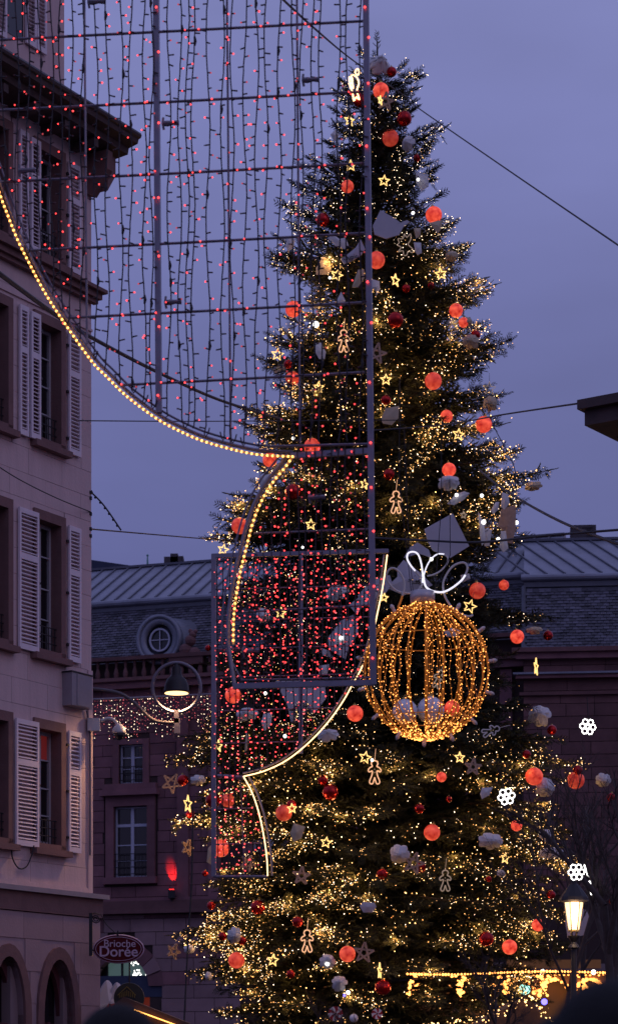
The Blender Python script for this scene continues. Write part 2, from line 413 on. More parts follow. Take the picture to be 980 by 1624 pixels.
# eave
ev = MB(); prof = [(.0, 16.93), (.50, 16.98), (.52, 17.08), (.70, 17.12), (.74, 17.26), (.0, 17.62)]
ev.prism([fl(-.35, p, q) for p, q in prof], fl(SMAX, 0, 0)-fl(-.35, 0, 0))
fix_normals(ev.build('eave', 'eave_wood', bl))
gp = [fl(-.36, .72, 17.25), fl(SMAX, .72, 17.25)]
MB().tube(gp, .055, 8).build('gutter', 'gutter', bl)
for j in range(7): fbox('rafter', 'eave_wood', .5+j*.8, .62+j*.8, .02, .5, 16.80, 16.93)
cb = MB(); cb.prism([fl(-.02, p, q) for p, q in ((.0, 16.25), (.10, 16.22), (.42, 16.6), (.42, 16.92), (.0, 16.92))], fl(.16, 0, 0)); cb.prism([fl(q, .14, w) for q, w in ((-.02, 16.3), (-.25, 16.62), (-.25, 16.92), (-.02, 16.92))], fn*.18)
fix_normals(cb.build('corbel', 'red_stone', bl))
# set-back attic floor
s_at = .19; at_n = -.42
fbox('attic_wall', 'plaster', s_at, SMAX, -2.5, at_n, 17.0, 24)
fbox('attic_roof', 'roof_dark', s_at-.2, SMAX, -2.6, at_n+.25, 22.86, 23.0)
def at_sh(x0, x1, z0, z1): shutter(fs_(x1, at_n), fs_(x0, at_n), z0, z1, at_n+.04)
z0 = fz(fs_(55, at_n), 78, at_n); 
at_sh(55, 70, z0, z0+1.75); at_sh(38, 54, z0, z0+1.75); at_sh(-12, 7, z0-.15, z0+1.75)
fbox('attic_window', 'glass', fs_(36, at_n), fs_(8, at_n), at_n-.002, at_n+.01, z0, z0+1.75)
# ground floor with arched openings
gn = .10
def arch_pts(c, r, zb, zt, k=14): return [(c-r*math.cos(PI*i/k), zb+(zt-zb)*math.sin(PI*i/k)) for i in range(k+1)]
s_c = (fs_(50)+fs_(122))/2+.05; ar = .42
arches = [s_c, fs_(39)+.58, fs_(39)+.58+1.75]
gw = MB(); last = -.10
for c in arches:                                   # wall rebuilt as vertical strips around each arch
    gw.box(fl((last+c-ar)/2, gn-.2, 2.05), (c-ar-last, .4, 4.16), FM); last = c+ar
    ap = arch_pts(c, ar, 2.5, 3.42)
    for (a0, b0), (a1, b1) in zip(ap, ap[1:]):
        gw.prism([fl(a0, gn, b0), fl(a1, gn, b1), fl(a1, gn, 4.13), fl(a0, gn, 4.13)], -fn*.4)
gw.box(fl((last+SMAX)/2, gn-.2, 2.05), (SMAX-last, .4, 4.16), FM)
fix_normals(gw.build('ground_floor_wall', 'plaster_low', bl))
# big ashlar of the ground floor
z = .6; row = 0
while z < 4.1:
    z1 = min(z+.52, 4.15); cuts = [-.10]+[(.45 if row % 2 else .95)+i*1.05 for i in range(5)]
    for a, b in zip(cuts, cuts[1:]):
        segs = [(a+.004, b-.004)]
        for c in arches:
            zz = (z+z1)/2; half = ar+.17 if z < 2.55 else ((ar+.17)*math.sqrt(max(0, 1-((max(z, 2.5)-2.5)/1.10)**2)) if z < 3.6 else 0)
            if half <= 0: continue
            ns = []
            for p0, p1 in segs:
                if p1 <= c-half or p0 >= c+half: ns.append((p0, p1)); continue
                if p0 < c-half: ns.append((p0, c-half))
                if p1 > c+half: ns.append((c+half, p1))
            segs = ns
        for p0, p1 in segs:
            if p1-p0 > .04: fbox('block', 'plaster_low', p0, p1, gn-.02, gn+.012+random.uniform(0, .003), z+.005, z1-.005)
    z = z1; row += 1
for c in arches:
    o_, i_ = arch_pts(c, ar+.16, 2.5, 3.62), arch_pts(c, ar, 2.5, 3.42)
    b = MB()
    for j in range(len(o_)-1):
        b.prism([fl(o_[j][0], gn+.05, o_[j][1]), fl(o_[j+1][0], gn+.05, o_[j+1][1]), fl(i_[j+1][0], gn+.05, i_[j+1][1]), fl(i_[j][0], gn+.05, i_[j][1])], -fn*.3)
    for sg in (-1, 1): b.box(fl(c+sg*(ar+.08), gn-.10, 1.3), (.16, .30, 2.4), FM)
    a_ = fix_normals(b.build('arch', 'red_stone', bl))
    i2 = arch_pts(c, ar-.12, 2.5, 3.28); b = MB()
    for j in range(len(o_)-1):
        b.prism([fl(i_[j][0], gn-.18, i_[j][1]), fl(i_[j+1][0], gn-.18, i_[j+1][1]), fl(i2[j+1][0], gn-.18, i2[j+1][1]), fl(i2[j][0], gn-.18, i2[j][1])], -fn*.08)
    b.box(fl(c, gn-.22, 2.30), (ar*2, .1, .14), FM)
    b.box(fl(c, gn-.22, 1.2), (.07, .09, 2.4), FM)
    fix_normals(b.build('door_frame', 'dark_red_paint', a_))
    b = MB().box(fl(c, gn-.30, 1.8), (ar*2, .02, 3.3), FM).build('glass_door', 'glass', a_)
    fbox('window_box', 'dark_red_paint', c-.55, c+.45, gn+.06, gn+.30, 2.02, 2.34)
# cabinet, downpipe, hanging cable loop, wall hooks on the facade
cab = empty('electrical_cabinet', fw(.2, .15, 8), 'grey wall cabinet at the corner under the middle windows', 'cabinet')
def rel(o, p): return Vector(p)-o.location
sA, sB = fs_(143, .16), fs_(111, .16); zA, zB_ = fz((sA+sB)/2, 1122, .16), fz((sA+sB)/2, 1070, .16)
p = rel(cab, fw((sA+sB)/2, .10, (zA+zB_)/2)); 
piece('casing', 'cabinet_paint', cab, p, (sB-sA, .20, zB_-zA), FM)
piece('door', 'cabinet_paint', cab, p+fn*.106+fd*.03, ((sB-sA)*.62, .012, (zB_-zA)*.95), FM)
piece('lid', 'iron', cab, p+Vector((0, 0, (zB_-zA)/2+.012)), (sB-sA+.03, .23, .02), FM)
MB().tube([rel(cab, fw(s, .05, z)) for s, z in ((.2, zA), (.12, zA-.2), (.10, zA-.5), (.10, 5.2))], .018, 6).build('conduit', 'grey_metal', cab)
lp = smooth_path([fw(fs_(x, .08), .08, fz(fs_(x, .08), y, .08)) for x, y in ((18, 1340), (20, 1362), (30, 1378), (42, 1375), (50, 1358), (54, 1342))])
o = MB().tube(lp, .012, 5).build('cable_loop', 'cable'); tag(o, 'black cable loop sagging below the lowest shuttered window', 'cable')
# ================================================================ things on the corner
YL = 38.3
rl = empty('ring_street_lamp', at(280, 1147, YL), 'round ring street lamp on a curved arm at the building corner', 'street lamp')
def RP(o, pts, Y): return [rel(o, at(x, y, Y)) for x, y in pts]
MB().tube(smooth_path(RP(rl, [(140, 1093), (165, 1095), (192, 1101), (215, 1117), (233, 1135), (250, 1145), (278, 1147)], YL), 5), .030, 8).build('arm', 'lamp_arm', rl, True)
MB().tube([rel(rl, at(280+38*math.cos(t*PI/24), 1091+39.5*math.sin(t*PI/24), YL)) for t in range(48)], .030, 8, closed=True).build('ring', 'grey_metal', rl, True)
c = rel(rl, at(280, 1099, YL)); k = YL/F
MB().lathe([(21*k, 0), (20*k, 3*k), (19*k, 12*k), (16*k, 20*k), (10*k, 26*k), (8*k, 30*k), (8*k, 38*k), (4*k, 44*k), (3*k, 47*k)], c, 24).build('shade', 'iron', rl, True)
MB().lathe([(19*k, -1.2*k), (18*k, -.2*k)], c, 24).build('light_panel', 'lamp_glow', rl)
MB().box(rel(rl, at(280, 1137, YL)), (.08, .08, .22)).box(rel(rl, at(281, 1152, YL)), (.10, .08, .25)).build('bracket', 'grey_metal', rl)
pl = bpy.data.lights.new('ring_lamp_light', 'SPOT'); pl.energy = 300; pl.color = (1, .56, .26); pl.spot_size = R(165); pl.spot_blend = .6; pl.shadow_soft_size = .15
po = bpy.data.objects.new('ring_lamp_light', pl); COL.objects.link(po); po.parent = rl; po.location = c+Vector((0, 0, -.06)); tag(po, kind='helper')
cc = empty('security_camera', at(150, 1150, 37.9), 'white dome security camera on a curved arm below the ring lamp', 'camera')
MB().box(rel(cc, at(149, 1150, 37.85)), (.20, .12, .21)).build('junction_box', 'white_plastic', cc)
MB().tube(smooth_path(RP(cc, [(160, 1144), (170, 1140), (180, 1142), (188, 1152)], 37.9), 5), .028, 7).build('arm', 'white_plastic', cc, True)
k = 37.9/F; c = rel(cc, at(189, 1163, 37.9))
MB().lathe([(10.5*k, -1*k), (11*k, 2*k), (9.5*k, 8*k), (5*k, 13*k), (2*k, 15*k)], c, 18).build('housing', 'white_plastic', cc, True)
MB().lathe([(2*k, -11.5*k), (6*k, -9*k), (8.5*k, -4*k), (9*k, -1.2*k)], c, 18).build('lens_dome', 'glass', cc, True)
# oval sign
sg = empty('hanging_shop_sign', at(188, 1506, 37.5), 'oval dark red Brioche Dorée sign on a wrought iron bracket', 'sign')
k = 37.5/F
def oval(a, b, y0, n=40): return [Vector((a*k*math.cos(2*PI*i/n), y0, b*k*math.sin(2*PI*i/n))) for i in range(n)]
fix_normals(MB().prism(oval(39, 21.5, 0), (0, .06, 0)).build('board', 'sign_red', sg))
MB().tube(oval(39.5, 22, .03), .016, 6, closed=True).build('rim', 'sign_letter', sg, True)
MB().tube(oval(36.2, 18.8, -.002), .005, 4, closed=True).build('rim_line', 'sign_letter', sg, True)
TM = lambda x, z, y=-.012: Matrix.Translation((x, y, z)) @ Matrix.Rotation(R(90), 4, 'X')
text_mesh('lettering', 'Brioche', .17, 'sign_letter', sg, TM(.02, .085), bold=.001)
text_mesh('lettering', 'Dorée', .245, 'sign_letter', sg, TM(0, -.05), bold=.003)
b = MB(); b.beam(rel(sg, at(144, 1449, 37.5)), rel(sg, at(144, 1517, 37.5)), .055)
b.build('bracket_post', 'iron', sg)
sc_ = [rel(sg, at(152+(.8+6.5*(1-t/20))*math.cos(t*.75), 1458+(.8+6.5*(1-t/20))*math.sin(t*.75), 37.5)) for t in range(18)]
b = MB().tube(sc_, .010, 5); b.tube(RP(sg, [(144, 1452), (150, 1449), (160, 1452)], 37.5), .010, 5)
b.tube(smooth_path(RP(sg, [(160, 1451), (168, 1466), (180, 1478), (187, 1484)], 37.5)), .008, 5); b.tube(RP(sg, [(144, 1508), (150, 1508)], 37.5), .012, 5)
b.tube(RP(sg, [(187, 1477), (187, 1486)], 37.5), .012, 5)
b.build('scroll', 'iron', sg)
# right-hand eave corner
re = empty('eave_corner', at(950, 650, 30), 'dark brown roof eave corner jutting in at the right edge', 'building')
def rp(x, y, Y): return rel(re, at(x, y, Y))
Y0 = 30
u = Vector((math.cos(R(35)), -math.sin(R(35)), 0)); v = Vector((math.sin(R(35)), math.cos(R(35)), 0))
A = rel(re, at(915, 634, Y0)); zt = A.z; th = 15*Y0/F
fix_normals(MB().prism([A, A+u*4, A+u*4+v*4, A+v*4], (0, 0, -th)).build('fascia', 'eave_wood', re))
A2 = A+u*.06+v*.10-Vector((0, 0, th)); A2.z += -.002
fix_normals(MB().prism([A2, A2+u*4, A2+u*4+v*4, A2+v*4], (0, 0, -24*Y0/F)).build('soffit_board', 'eave_wood', re))
A3 = A2+u*.5+v*.4-Vector((0, 0, 24*Y0/F)); fix_normals(MB().prism([A3, A3+u*4, A3+u*4+v*4, A3+v*4], (0, 0, -(A3.z+re.location.z))).build('wall', 'plaster_low', re))
# ================================================================ the long sandstone palace behind
def plane_map(P0, th):
    u = Vector((math.cos(th), -math.sin(th), 0)); n = Vector((-math.sin(th), -math.cos(th), 0))
    def f(x, y, off=0):
        d = Vector(((x-CX)/F, 1, (HY-y)/F)); P = P0+n*off
        t = n.dot(P-Vector((0, 0, CZ)))/n.dot(d); q = Vector((0, 0, CZ))+d*t
        return (q-P0).dot(u), q.z
    M = Matrix((u, n, Vector((0, 0, 1)))).transposed()
    return u, n, f, M
PA = at(145, HY, 96); PA.z = 0
au, an, af, AM = plane_map(PA, R(18.6))
pal = empty('sandstone_palace', PA, 'long red sandstone palace with a slate mansard roof behind the tree', 'building')
def al(a, n, z): return au*a+an*n+Vector((0, 0, z))
def abox(name, m, a0, a1, n0, n1, z0, z1, parent=None): return piece(name, m, parent or pal, al((a0+a1)/2, (n0+n1)/2, (z0+z1)/2), (a1-a0, abs(n1-n0), z1-z0), AM)
A0 = -6.0; A1 = af(846, 1000)[0]
zg = af(145, 945)[1]; zsb = af(150, 1062)[1]; zst = af(145, 962)[1]
# openings seen left of the tree
def rng(x0, x1, y0, y1): a, z1 = af(x0, y0); b, _ = af(x1, y0); _, z0 = af(x0, y1); return a, b, z0, z1
w1 = rng(189, 227, 1182, 1244); w2 = rng(181, 234, 1281, 1393)
ga, gz = af(192, 1566); grr = af(255, 1566)[0]-ga; gi = grr*.70
def fwin(name, w, rows, mull, rail=0):
    a, b, z0, z1 = w; e = MB(); t = .07
    for (p, q, r_, s_) in ((a, a+t, z0, z1), (b-t, b, z0, z1), (a+t, b-t, z0, z0+t), (a+t, b-t, z1-t, z1), ((a+b)/2-.07, (a+b)/2+.07, z0+t, z1-t)):
        e.box(al((p+q)/2, -.22, (r_+s_)/2), (q-p, .08, s_-r_), AM)
    for q in rows[1:-1]:
        zz = z0+(z1-z0)*q; e.box(al((a+b)/2, -.215, zz), (b-a-.14, .06, .12 if q == mull else .045), AM)
    wn = e.build(name, 'far_window_paint', pal)
    for i in range(len(rows)-1):
        for h in (0, 1):
            c0 = a+(b-a)*(.25+.5*h); r0, r1 = z0+(z1-z0)*rows[i], z0+(z1-z0)*rows[i+1]
            piece('pane', 'glass', wn, al(c0, -.26, (r0+r1)/2), ((b-a)/2-.1, .01, r1-r0-.05), AM)
    r = MB()
    for q in range(rail): r.tube([al(a-.05, .02, z0+.15+.28*q), al(b+.05, .02, z0+.15+.28*q)], .018, 4)
    for q in range(9 if rail else 0): r.tube([al(a+(b-a)*(q+.5)/9, .02, z0+.0), al(a+(b-a)*(q+.5)/9, .02, z0+.15+.28*(rail-1))], .012, 4)
    if rail: r.build('railing', 'iron', wn)
    return wn
step = 6.2
for k in range(4):
    fwin('window', (w1[0]+k*step, w1[1]+k*step, w1[2], w1[3]), (0, .38, .67, 1), 9, 3 if k == 0 else 0)
    fwin('window', (w2[0]+k*step, w2[1]+k*step, w2[2], w2[3]), (0, .24, .46, .74, 1), .74, 4 if k == 0 else 0)
cols = []                                          # wall core strips with holes
ops = [(w1[0]+k*step, w1[1]+k*step, w1[2], w1[3]) for k in range(4)]+[(w2[0]+k*step, w2[1]+k*step, w2[2], w2[3]) for k in range(4)]
b = MB(); ztop = zsb+.2; zbelt = af(160, 1452)[1]
for k in range(5):
    lo = A0 if k == 0 else w2[1]+(k-1)*step; hi = w2[0]+k*step if k < 4 else A1
    b.box(al((lo+hi)/2, -.3, (zbelt+ztop)/2), (hi-lo, .5, ztop-zbelt), AM)
    if k < 4:
        a0, a1 = w2[0]+k*step, w2[1]+k*step; p0, p1 = w1[0]+k*step, w1[1]+k*step
        for (q0, q1, r0, r1) in ((a0, a1, zbelt, w2[2]), (a0, a1, w2[3], w1[2]), (a0, a1, w1[3], ztop), (a0, p0, w1[2], w1[3]), (p1, a1, w1[2], w1[3])):
            if q1-q0 > .001: b.box(al((q0+q1)/2, -.3, (r0+r1)/2), (q1-q0, .5, r1-r0), AM)
b.box(al((A0+A1)/2, -6, 9), (A1-A0, 10, 18), AM)
b.build('wall', 'sandstone_joint', pal)
# ashlar courses in view left of the tree
def courses(z0, z1, h, amin, amax, m, holes, wlen=(1.1, 2.0), n1=.0, parent=None, bx=abox, lim=400):
    z = z0; c = 0
    while z < z1-.02:
        zt = min(z+h, z1); a = amin-random.random()
        while a < amax:
            b_ = a+random.uniform(*wlen); segs = [(max(a, amin)+.012, min(b_, amax)-.012)]
            for (o0, o1, q0, q1) in holes:
                if zt <= q0+.02 or z >= q1-.02: continue
                ns = []
                for p0, p1 in segs:
                    if p1 <= o0 or p0 >= o1: ns.append((p0, p1)); continue
                    if p0 < o0: ns.append((p0, o0))
                    if p1 > o1: ns.append((o1, p1))
                segs = ns
            for p0, p1 in segs:
                if p1-p0 > .08 and c < lim: bx('stone', m if random.random() > .12 else m.replace('_pale', ''), p0, p1, -.06, n1+random.uniform(-.008, .012), z+.012, zt-.012); c += 1
            a = b_
        z = zt
aL, aR = af(141, 1300)[0], af(345, 1300)[0]
fr = .36
holes = [(w1[0]-.3, w1[1]+.3, w1[2]-.1, w1[3]+.25), (w2[0]-fr-.1, w2[1]+fr+.1, w2[2]-.3, w2[3]+1.25)]
courses(zbelt+.25, zsb-.9, .46, aL, aR, 'sandstone', holes)
for k in range(4):                                 # surrounds, sills, hoods, pilaster strips
    o = k*step
    for (a0, a1, z0, z1, nn) in ((w1[0]-.28+o, w1[0]+o, w1[2], w1[3]+.22, .06), (w1[1]+o, w1[1]+.28+o, w1[2], w1[3]+.22, .06), (w1[0]+o, w1[1]+o, w1[3], w1[3]+.22, .055),
                                 (w2[0]-fr+o, w2[0]+o, w2[2], w2[3]+.02, .09), (w2[1]+o, w2[1]+fr+o, w2[2], w2[3]+.02, .09), (w2[0]-fr+o, w2[1]+fr+o, w2[3]+.02, w2[3]+.75, .10)):
        abox('surround', 'sandstone', a0, a1, -.2, nn, z0, z1)
    zz = af(205, 1262)[1]
    abox('hood', 'sandstone', w2[0]-.55+o, w2[1]+.55+o, -.1, .35, zz-.02, zz+.22); abox('hood', 'sandstone', w2[0]-.45+o, w2[1]+.45+o, -.1, .22, zz+.22, w1[2]-.02); abox('sill', 'sandstone', w2[0]-.45+o, w2[1]+.45+o, -.1, .22, w2[2]-.28, w2[2])
    for q in (-1.9, 2.9): abox('pilaster', 'sandstone', w2[0]+q+o, w2[0]+q+.5+o, -.1, .14, zbelt+.3, zsb-1.0)
for (y0, y1, nn, m) in ((1452, 1446, .45, 'sandstone_dark'), (1446, 1432, .35, 'sandstone_dark'), (1432, 1427, .25, 'sandstone')):
    abox('belt_course', m, A0, A1, -.3, nn, af(160, y0)[1], af(160, y1)[1])
for (q0, q1, nn, m) in ((-.95, -.65, .35, 'sandstone'), (-.65, -.5, .5, 'sandstone_dark')): abox('cornice', m, A0, A1, -.2, nn, zsb+q0, zsb+q1)
zl, zh = zsb-.5, zsb+.22
abox('balustrade_rail', 'sandstone_dark', A0, A1, .05, .5, zh, zh+.16)
bal = None
bm_ = MB().lathe([(.07, 0), (.10, .1), (.11, .22), (.05, .45), (.07, .62), (.07, .72)], (0, 0, 0), 8); 
me_b = None
for i in range(40):
    a = aL-.3+i*.42
    if me_b is None: o = bm_.build('baluster', 'sandstone_dark', pal); me_b = o.data; o.location = al(a, .28, zl)
    else: link('baluster', me_b, pal, al(a, .28, zl))
# mansard: slates
def slates(name, parent, fn_al, a0, a1, z0, z1, n0, n1, w=.21, h=.115):
    b = MB(); rows = int((z1-z0)/h)
    for r_ in range(rows):
        za = z0+r_*h; zb = za+h*1.35; t0 = (za-z0)/(z1-z0); t1 = min(1, (zb-z0)/(z1-z0))
        na, nb = n0+(n1-n0)*t0+.055, n0+(n1-n0)*t1+.008; a = a0+(r_ % 2)*w/2
        while a < a1:
            j = random.uniform(-.012, .012); q = random.uniform(-.008, .012)
            b.add([fn_al(a+.008, na+q, za+j), fn_al(a+w-.008, na+q, za+j+random.uniform(-.006, .006)), fn_al(a+w-.008, nb, zb), fn_al(a+.008, nb, zb), fn_al(a+.008, na+q-.02, za+j), fn_al(a+w-.008, na+q-.02, za+j)], [(0, 1, 2, 3), (4, 5, 1, 0)])
            a += w
    o = b.build(name, 'slate', parent); o['kind'] = 'stuff'; return o
slates('slate_roof', pal, al, A0, A1, zsb+.25, zst, -.25, -1.3)
q = MB(); q.prism([al(A0, -.30, zsb+.2), al(A0, -1.36, zst), al(A0, -6, zst), al(A0, -6, zsb+.2)], au*(A1-A0)); fix_normals(q.build('roof_core', 'zinc_dark', pal))
abox('flashing', 'zinc_dark', A0, A1, -1.5, -1.22, zst-.02, zg-.28)
MB().tube([al(A0, -1.2, zg-.14), al(A1, -1.2, zg-.14)], .15, 10).build('gutter', 'zinc', pal)
nr = -5.8; zr = af(145, 906, nr)[1]
q = MB(); q.prism([al(A0, -1.3, zg), al(A0, nr, zr), al(A0, nr-.3, zr), al(A0, nr-.3, zg-.3), al(A0, -1.3, zg-.06)], au*(A1-A0)); fix_normals(q.build('zinc_roof', 'zinc', pal))
sd_ = (al(0, nr, zr)-al(0, -1.3, zg)); 
a = A0+.3; sm = None; Lr = sd_.length
while a < A1:
    p0 = al(a, -1.3, zg+.03); p1 = al(a, nr, zr+.03)
    b = MB().beam(p0, p1, .07, .07); b.build('seam', 'zinc_dark', pal); a += .62
abox('ridge_cap', 'zinc_dark', A0, A1, nr-.25, nr+.12, zr, zr+.10)
# oeil-de-boeuf dormer
oa, oz = af(253, 1015); on = -.62
de = MB(); c0 = al(oa, on+.45, oz); rad = .92
def circ(c, r, nn, k=28): return [al(c[0]+r*math.cos(2*PI*i/k), nn, c[1]+r*1.05*math.sin(2*PI*i/k)) for i in range(k)]
C = (oa, oz)
def ring(b, C, r0, r1, n0, n1, k=28):
    A_, B_, C_, D_ = circ(C, r0, n0, k), circ(C, r1, n0, k), circ(C, r1, n1, k), circ(C, r0, n1, k); vs = A_+B_+C_+D_; fs = []
    for i in range(k):
        j = (i+1) % k
        for s0, s1 in ((0, 1), (1, 2), (2, 3), (3, 0)): fs.append((s0*k+i, s0*k+j, s1*k+j, s1*k+i))
    b.add(vs, fs)
b = MB(); ring(b, C, .62, .92, -.35, .10); ring(b, C, .86, 1.0, -.30, .16); dm = fix_normals(b.build('round_dormer', 'zinc', pal, True))
b = MB(); f_, k2 = circ(C, .93, -.10), circ((C[0]+1.25, C[1]+.12), .80, -1.5)
b.add(f_+k2, [(i, (i+1) % 28, 28+(i+1) % 28, 28+i) for i in range(28)]+[tuple(range(28, 56))]); fix_normals(b.build('barrel_hood', 'zinc', dm, True))
b = MB(); b.tube(circ((C[0]+1.25, C[1]+.12), .82, -1.48), .05, 6, closed=True); b.build('hood_roll', 'far_window_paint', dm, True)
b = MB(); ring(b, C, .40, .47, -.10, .0); b.box(al(oa, -.05, oz), (.85, .04, .035), AM); b.box(al(oa, -.05, oz), (.035, .04, .85), AM)
fix_normals(b.build('frame', 'far_window_paint', dm))
b = MB().prism(circ(C, .64, -.30), an*-.02); fix_normals(b.build('surround', 'zinc_dark', dm)); b = MB().prism(circ(C, .42, -.12), an*-.02); fix_normals(b.build('pane', 'glass', dm))
# carved finial blocks by the dormer
b = MB()
for (dx, dz, r_) in ((1.25, -.55, .30), (1.45, -.15, .24), (1.55, .10, .16), (1.45, .25, .10), (1.68, .22, .09), (1.62, -.7, .28), (1.0, -.85, .25)): b.ball(al(oa+dx, .15, oz+dz), r_, 9, 6)
b.build('carved_ornament', 'sandstone_dark', pal)
abox('ornament_base', 'sandstone_dark', oa+.6, oa+2.1, -.1, .45, zsb-.1, oz-.85)
# ground floor: arch with voussoirs
zb0 = zbelt
k_ = 9
for i in range(k_):
    t0, t1 = PI*(i/k_), PI*((i+1)/k_); g_ = .012; mt = 'sandstone_pale' if i % 2 else 'sandstone'
    P = [al(ga+r_*math.cos(t), .06 if i % 2 else .02, gz+r_*math.sin(t)) for (r_, t) in ((gi, t0+g_), (grr*1.08, t0+g_), (grr*1.08, t1-g_), (gi, t1-g_))]
    fix_normals(MB().prism(P, an*-.4).build('voussoir', mt, pal))
gh = [(ga-grr*1.02, ga+grr*1.02, -1, gz+.2), (ga-grr*.8, ga+grr*.8, 0, gz+grr*.8), (ga-grr*.35, ga+grr*.35, 0, gz+grr*1.0)]
courses(0, zbelt-.02, .56, aL-2, aR+1, 'sandstone_pale', gh, (.9, 1.7), .0)
b = MB()
for side in (-1, 1): 
    lo, hi = (A0, ga-gi) if side < 0 else (ga+gi, A1); b.box(al((lo+hi)/2, -.3, zb0/2), (hi-lo, .4, zb0), AM)
ap = [(ga-gi*math.cos(PI*i/16), gz+gi*math.sin(PI*i/16)) for i in range(17)]
for (a0_, b0_), (a1_, b1_) in zip(ap, ap[1:]): b.prism([al(a0_, -.1, b0_), al(a1_, -.1, b1_), al(a1_, -.1, zb0), al(a0_, -.1, zb0)], an*-.4)
fix_normals(b.build('ground_wall', 'sandstone_joint', pal))
for (x0, x1) in ((163, 184), (187, 229), (232, 252)):
    r_ = rng(x0, x1, 1480, 1549); abox('shop_pane', 'shop_glass', r_[0], r_[1], -.62, -.60, r_[2], r_[3])
for x in (161.5, 185.5, 230.5): r_ = rng(x-1.4, x+1.4, 1480, 1549); abox('shop_mullion', 'iron', r_[0], r_[1], -.62, -.52, r_[2], r_[3])
r_ = rng(156, 262, 1549, 1583); abox('awning', 'navy_cloth', r_[0], r_[1], -.5, -.08, r_[2], r_[3])
r_ = rng(156, 262, 1583, 1700); abox('shop_front', 'shop_red', r_[0], r_[1], -.66, -.62, .0, r_[3])
r_ = rng(218, 245, 1583, 1610)
for (x, y) in ((222, 1556), (231, 1562), (243, 1558)): pass
# shop snowflake lights behind the glass
fl_m = MB()
for (x, y, rr_) in ((213, 1528, 8), (236, 1529, 6), (217, 1545, 8), (234, 1544, 6), (248, 1546, 4)):
    a, z = af(x, y, -.5)
    for i in range(18): 
        t = random.random()*2*PI; q = rr_*math.sqrt(random.random())*.026; fl_m.oct(al(a+q*math.cos(t), -.55, z+q*math.sin(t)*.8), .035)
o = fl_m.build('window_snowflakes', 'led_white', pal); o['kind'] = 'stuff'
# red uplight and its patch of light
up = empty('red_uplight', PA+al(af(278, 1420)[0], .4, af(278, 1420)[1]), 'small floodlight casting red light up the palace wall', 'floodlight')
MB().box((0, 0, 0), (.28, .3, .34)).build('housing', 'iron', up); MB().box((0, 0, .19), (.2, .2, .03)).build('lens', 'uplight_red', up)
MB().box((.0, .15, -.22), (.08, .3, .12)).build('bracket', 'iron', up)
l_ = bpy.data.lights.new('red_uplight_beam', 'SPOT'); l_.energy = 220; l_.color = (1, .03, .02); l_.spot_size = R(34); l_.spot_blend = .5; l_.shadow_soft_size = .03
lo = bpy.data.objects.new('red_uplight_beam', l_); COL.objects.link(lo); lo.parent = up; lo.location = (0, 0, .26); lo.rotation_euler = (R(146), 0, 0); tag(lo, kind='helper')
# right pavilion
PB = at(838, HY, 89); PB.z = 0
bu, bn, bf, BM = plane_map(PB, R(6))
pv = empty('corner_pavilion', PB, 'right pavilion of the palace with zinc roof, slates and chimney', 'building')
def bl_(a, n, z): return bu*a+bn*n+Vector((0, 0, z))
def bbox(name, m, a0, a1, n0, n1, z0, z1, parent=None): return piece(name, m, parent or pv, bl_((a0+a1)/2, (n0+n1)/2, (z0+z1)/2), (a1-a0, abs(n1-n0), z1-z0), BM)
B0, B1 = -.2, 9.0
z_e = bf(900, 1029)[1]; z_s = bf(900, 922)[1]; z_g = bf(900, 903)[1]
MB().box(bl_((B0+B1)/2, -4, z_e/2), (B1-B0, 7.9, z_e), BM).build('wall', 'sandstone_joint', pv)
aL2, aR2 = bf(826, 1200)[0], bf(990, 1200)[0]
courses(bf(900, 1420)[1], z_e-.1, .5, max(aL2, B0), aR2, 'sandstone_dark', [], (1.0, 2.2), .0, None, bbox)
for (y0, y1, nn, m) in ((1036, 1029, .45, 'sandstone_dark'), (1046, 1036, .30, 'sandstone'), (1077, 1071, .30, 'sandstone'), (1071, 1068, .40, 'zinc'), (1103, 1098, .15, 'sandstone_dark')):
    bbox('cornice', m, B0-nn, B1, -.2, nn, bf(900, y0)[1], bf(900, y1)[1])
slates('slate_roof', pv, bl_, B0, B1, z_e+.02, z_s, .15, -.9, .24, .125)
q = MB(); q.prism([bl_(B0, .10, z_e), bl_(B0, -.95, z_s), bl_(B0, -6, z_s), bl_(B0, -6, z_e)], bu*(B1-B0)); fix_normals(q.build('roof_core', 'zinc_dark', pv))
bbox('flashing', 'zinc_dark', B0, B1, -1.4, -.85, z_s-.02, z_g-.25)
MB().tube([bl_(B0-.1, -.82, z_g-.13), bl_(B1, -.82, z_g-.13)], .14, 10).build('gutter', 'zinc', pv)
MB().tube([bl_(B0, .12, z_e), bl_(B0, -.82, z_s)], .09, 6).build('hip_roll', 'zinc_dark', pv)
nr = -5; z_r = bf(900, 858, nr)[1]
q = MB(); q.prism([bl_(B0, -.9, z_g), bl_(B0, nr, z_r), bl_(B0, nr-.3, z_r), bl_(B0, nr-.3, z_g-.3), bl_(B0, -.9, z_g-.06)], bu*(B1-B0)); fix_normals(q.build('zinc_roof', 'zinc', pv))
a = B0+.2
while a < B1: MB().beam(bl_(a, -.9, z_g+.03), bl_(a-1.9, nr, z_r+.03), .07, .07).build('seam', 'zinc_dark', pv); a += .72
bbox('ridge_cap', 'zinc_dark', B0-2, B1, nr-.25, nr+.12, z_r, z_r+.10)
ca, cz = bf(922, 852, nr-1)
ch = MB(); ch.box(bl_(ca, nr-1, z_r+.2), (.95, .7, 1.0), BM); ch.box(bl_(ca, nr-1, z_r+.74), (.85, .75, .12), BM); ch.box(bl_(ca+.4, nr-1, z_r+.45), (.4, .7, .7), BM); ch.box(bl_(ca, nr-1, z_r-.1), (1.5, 1, .3), BM)
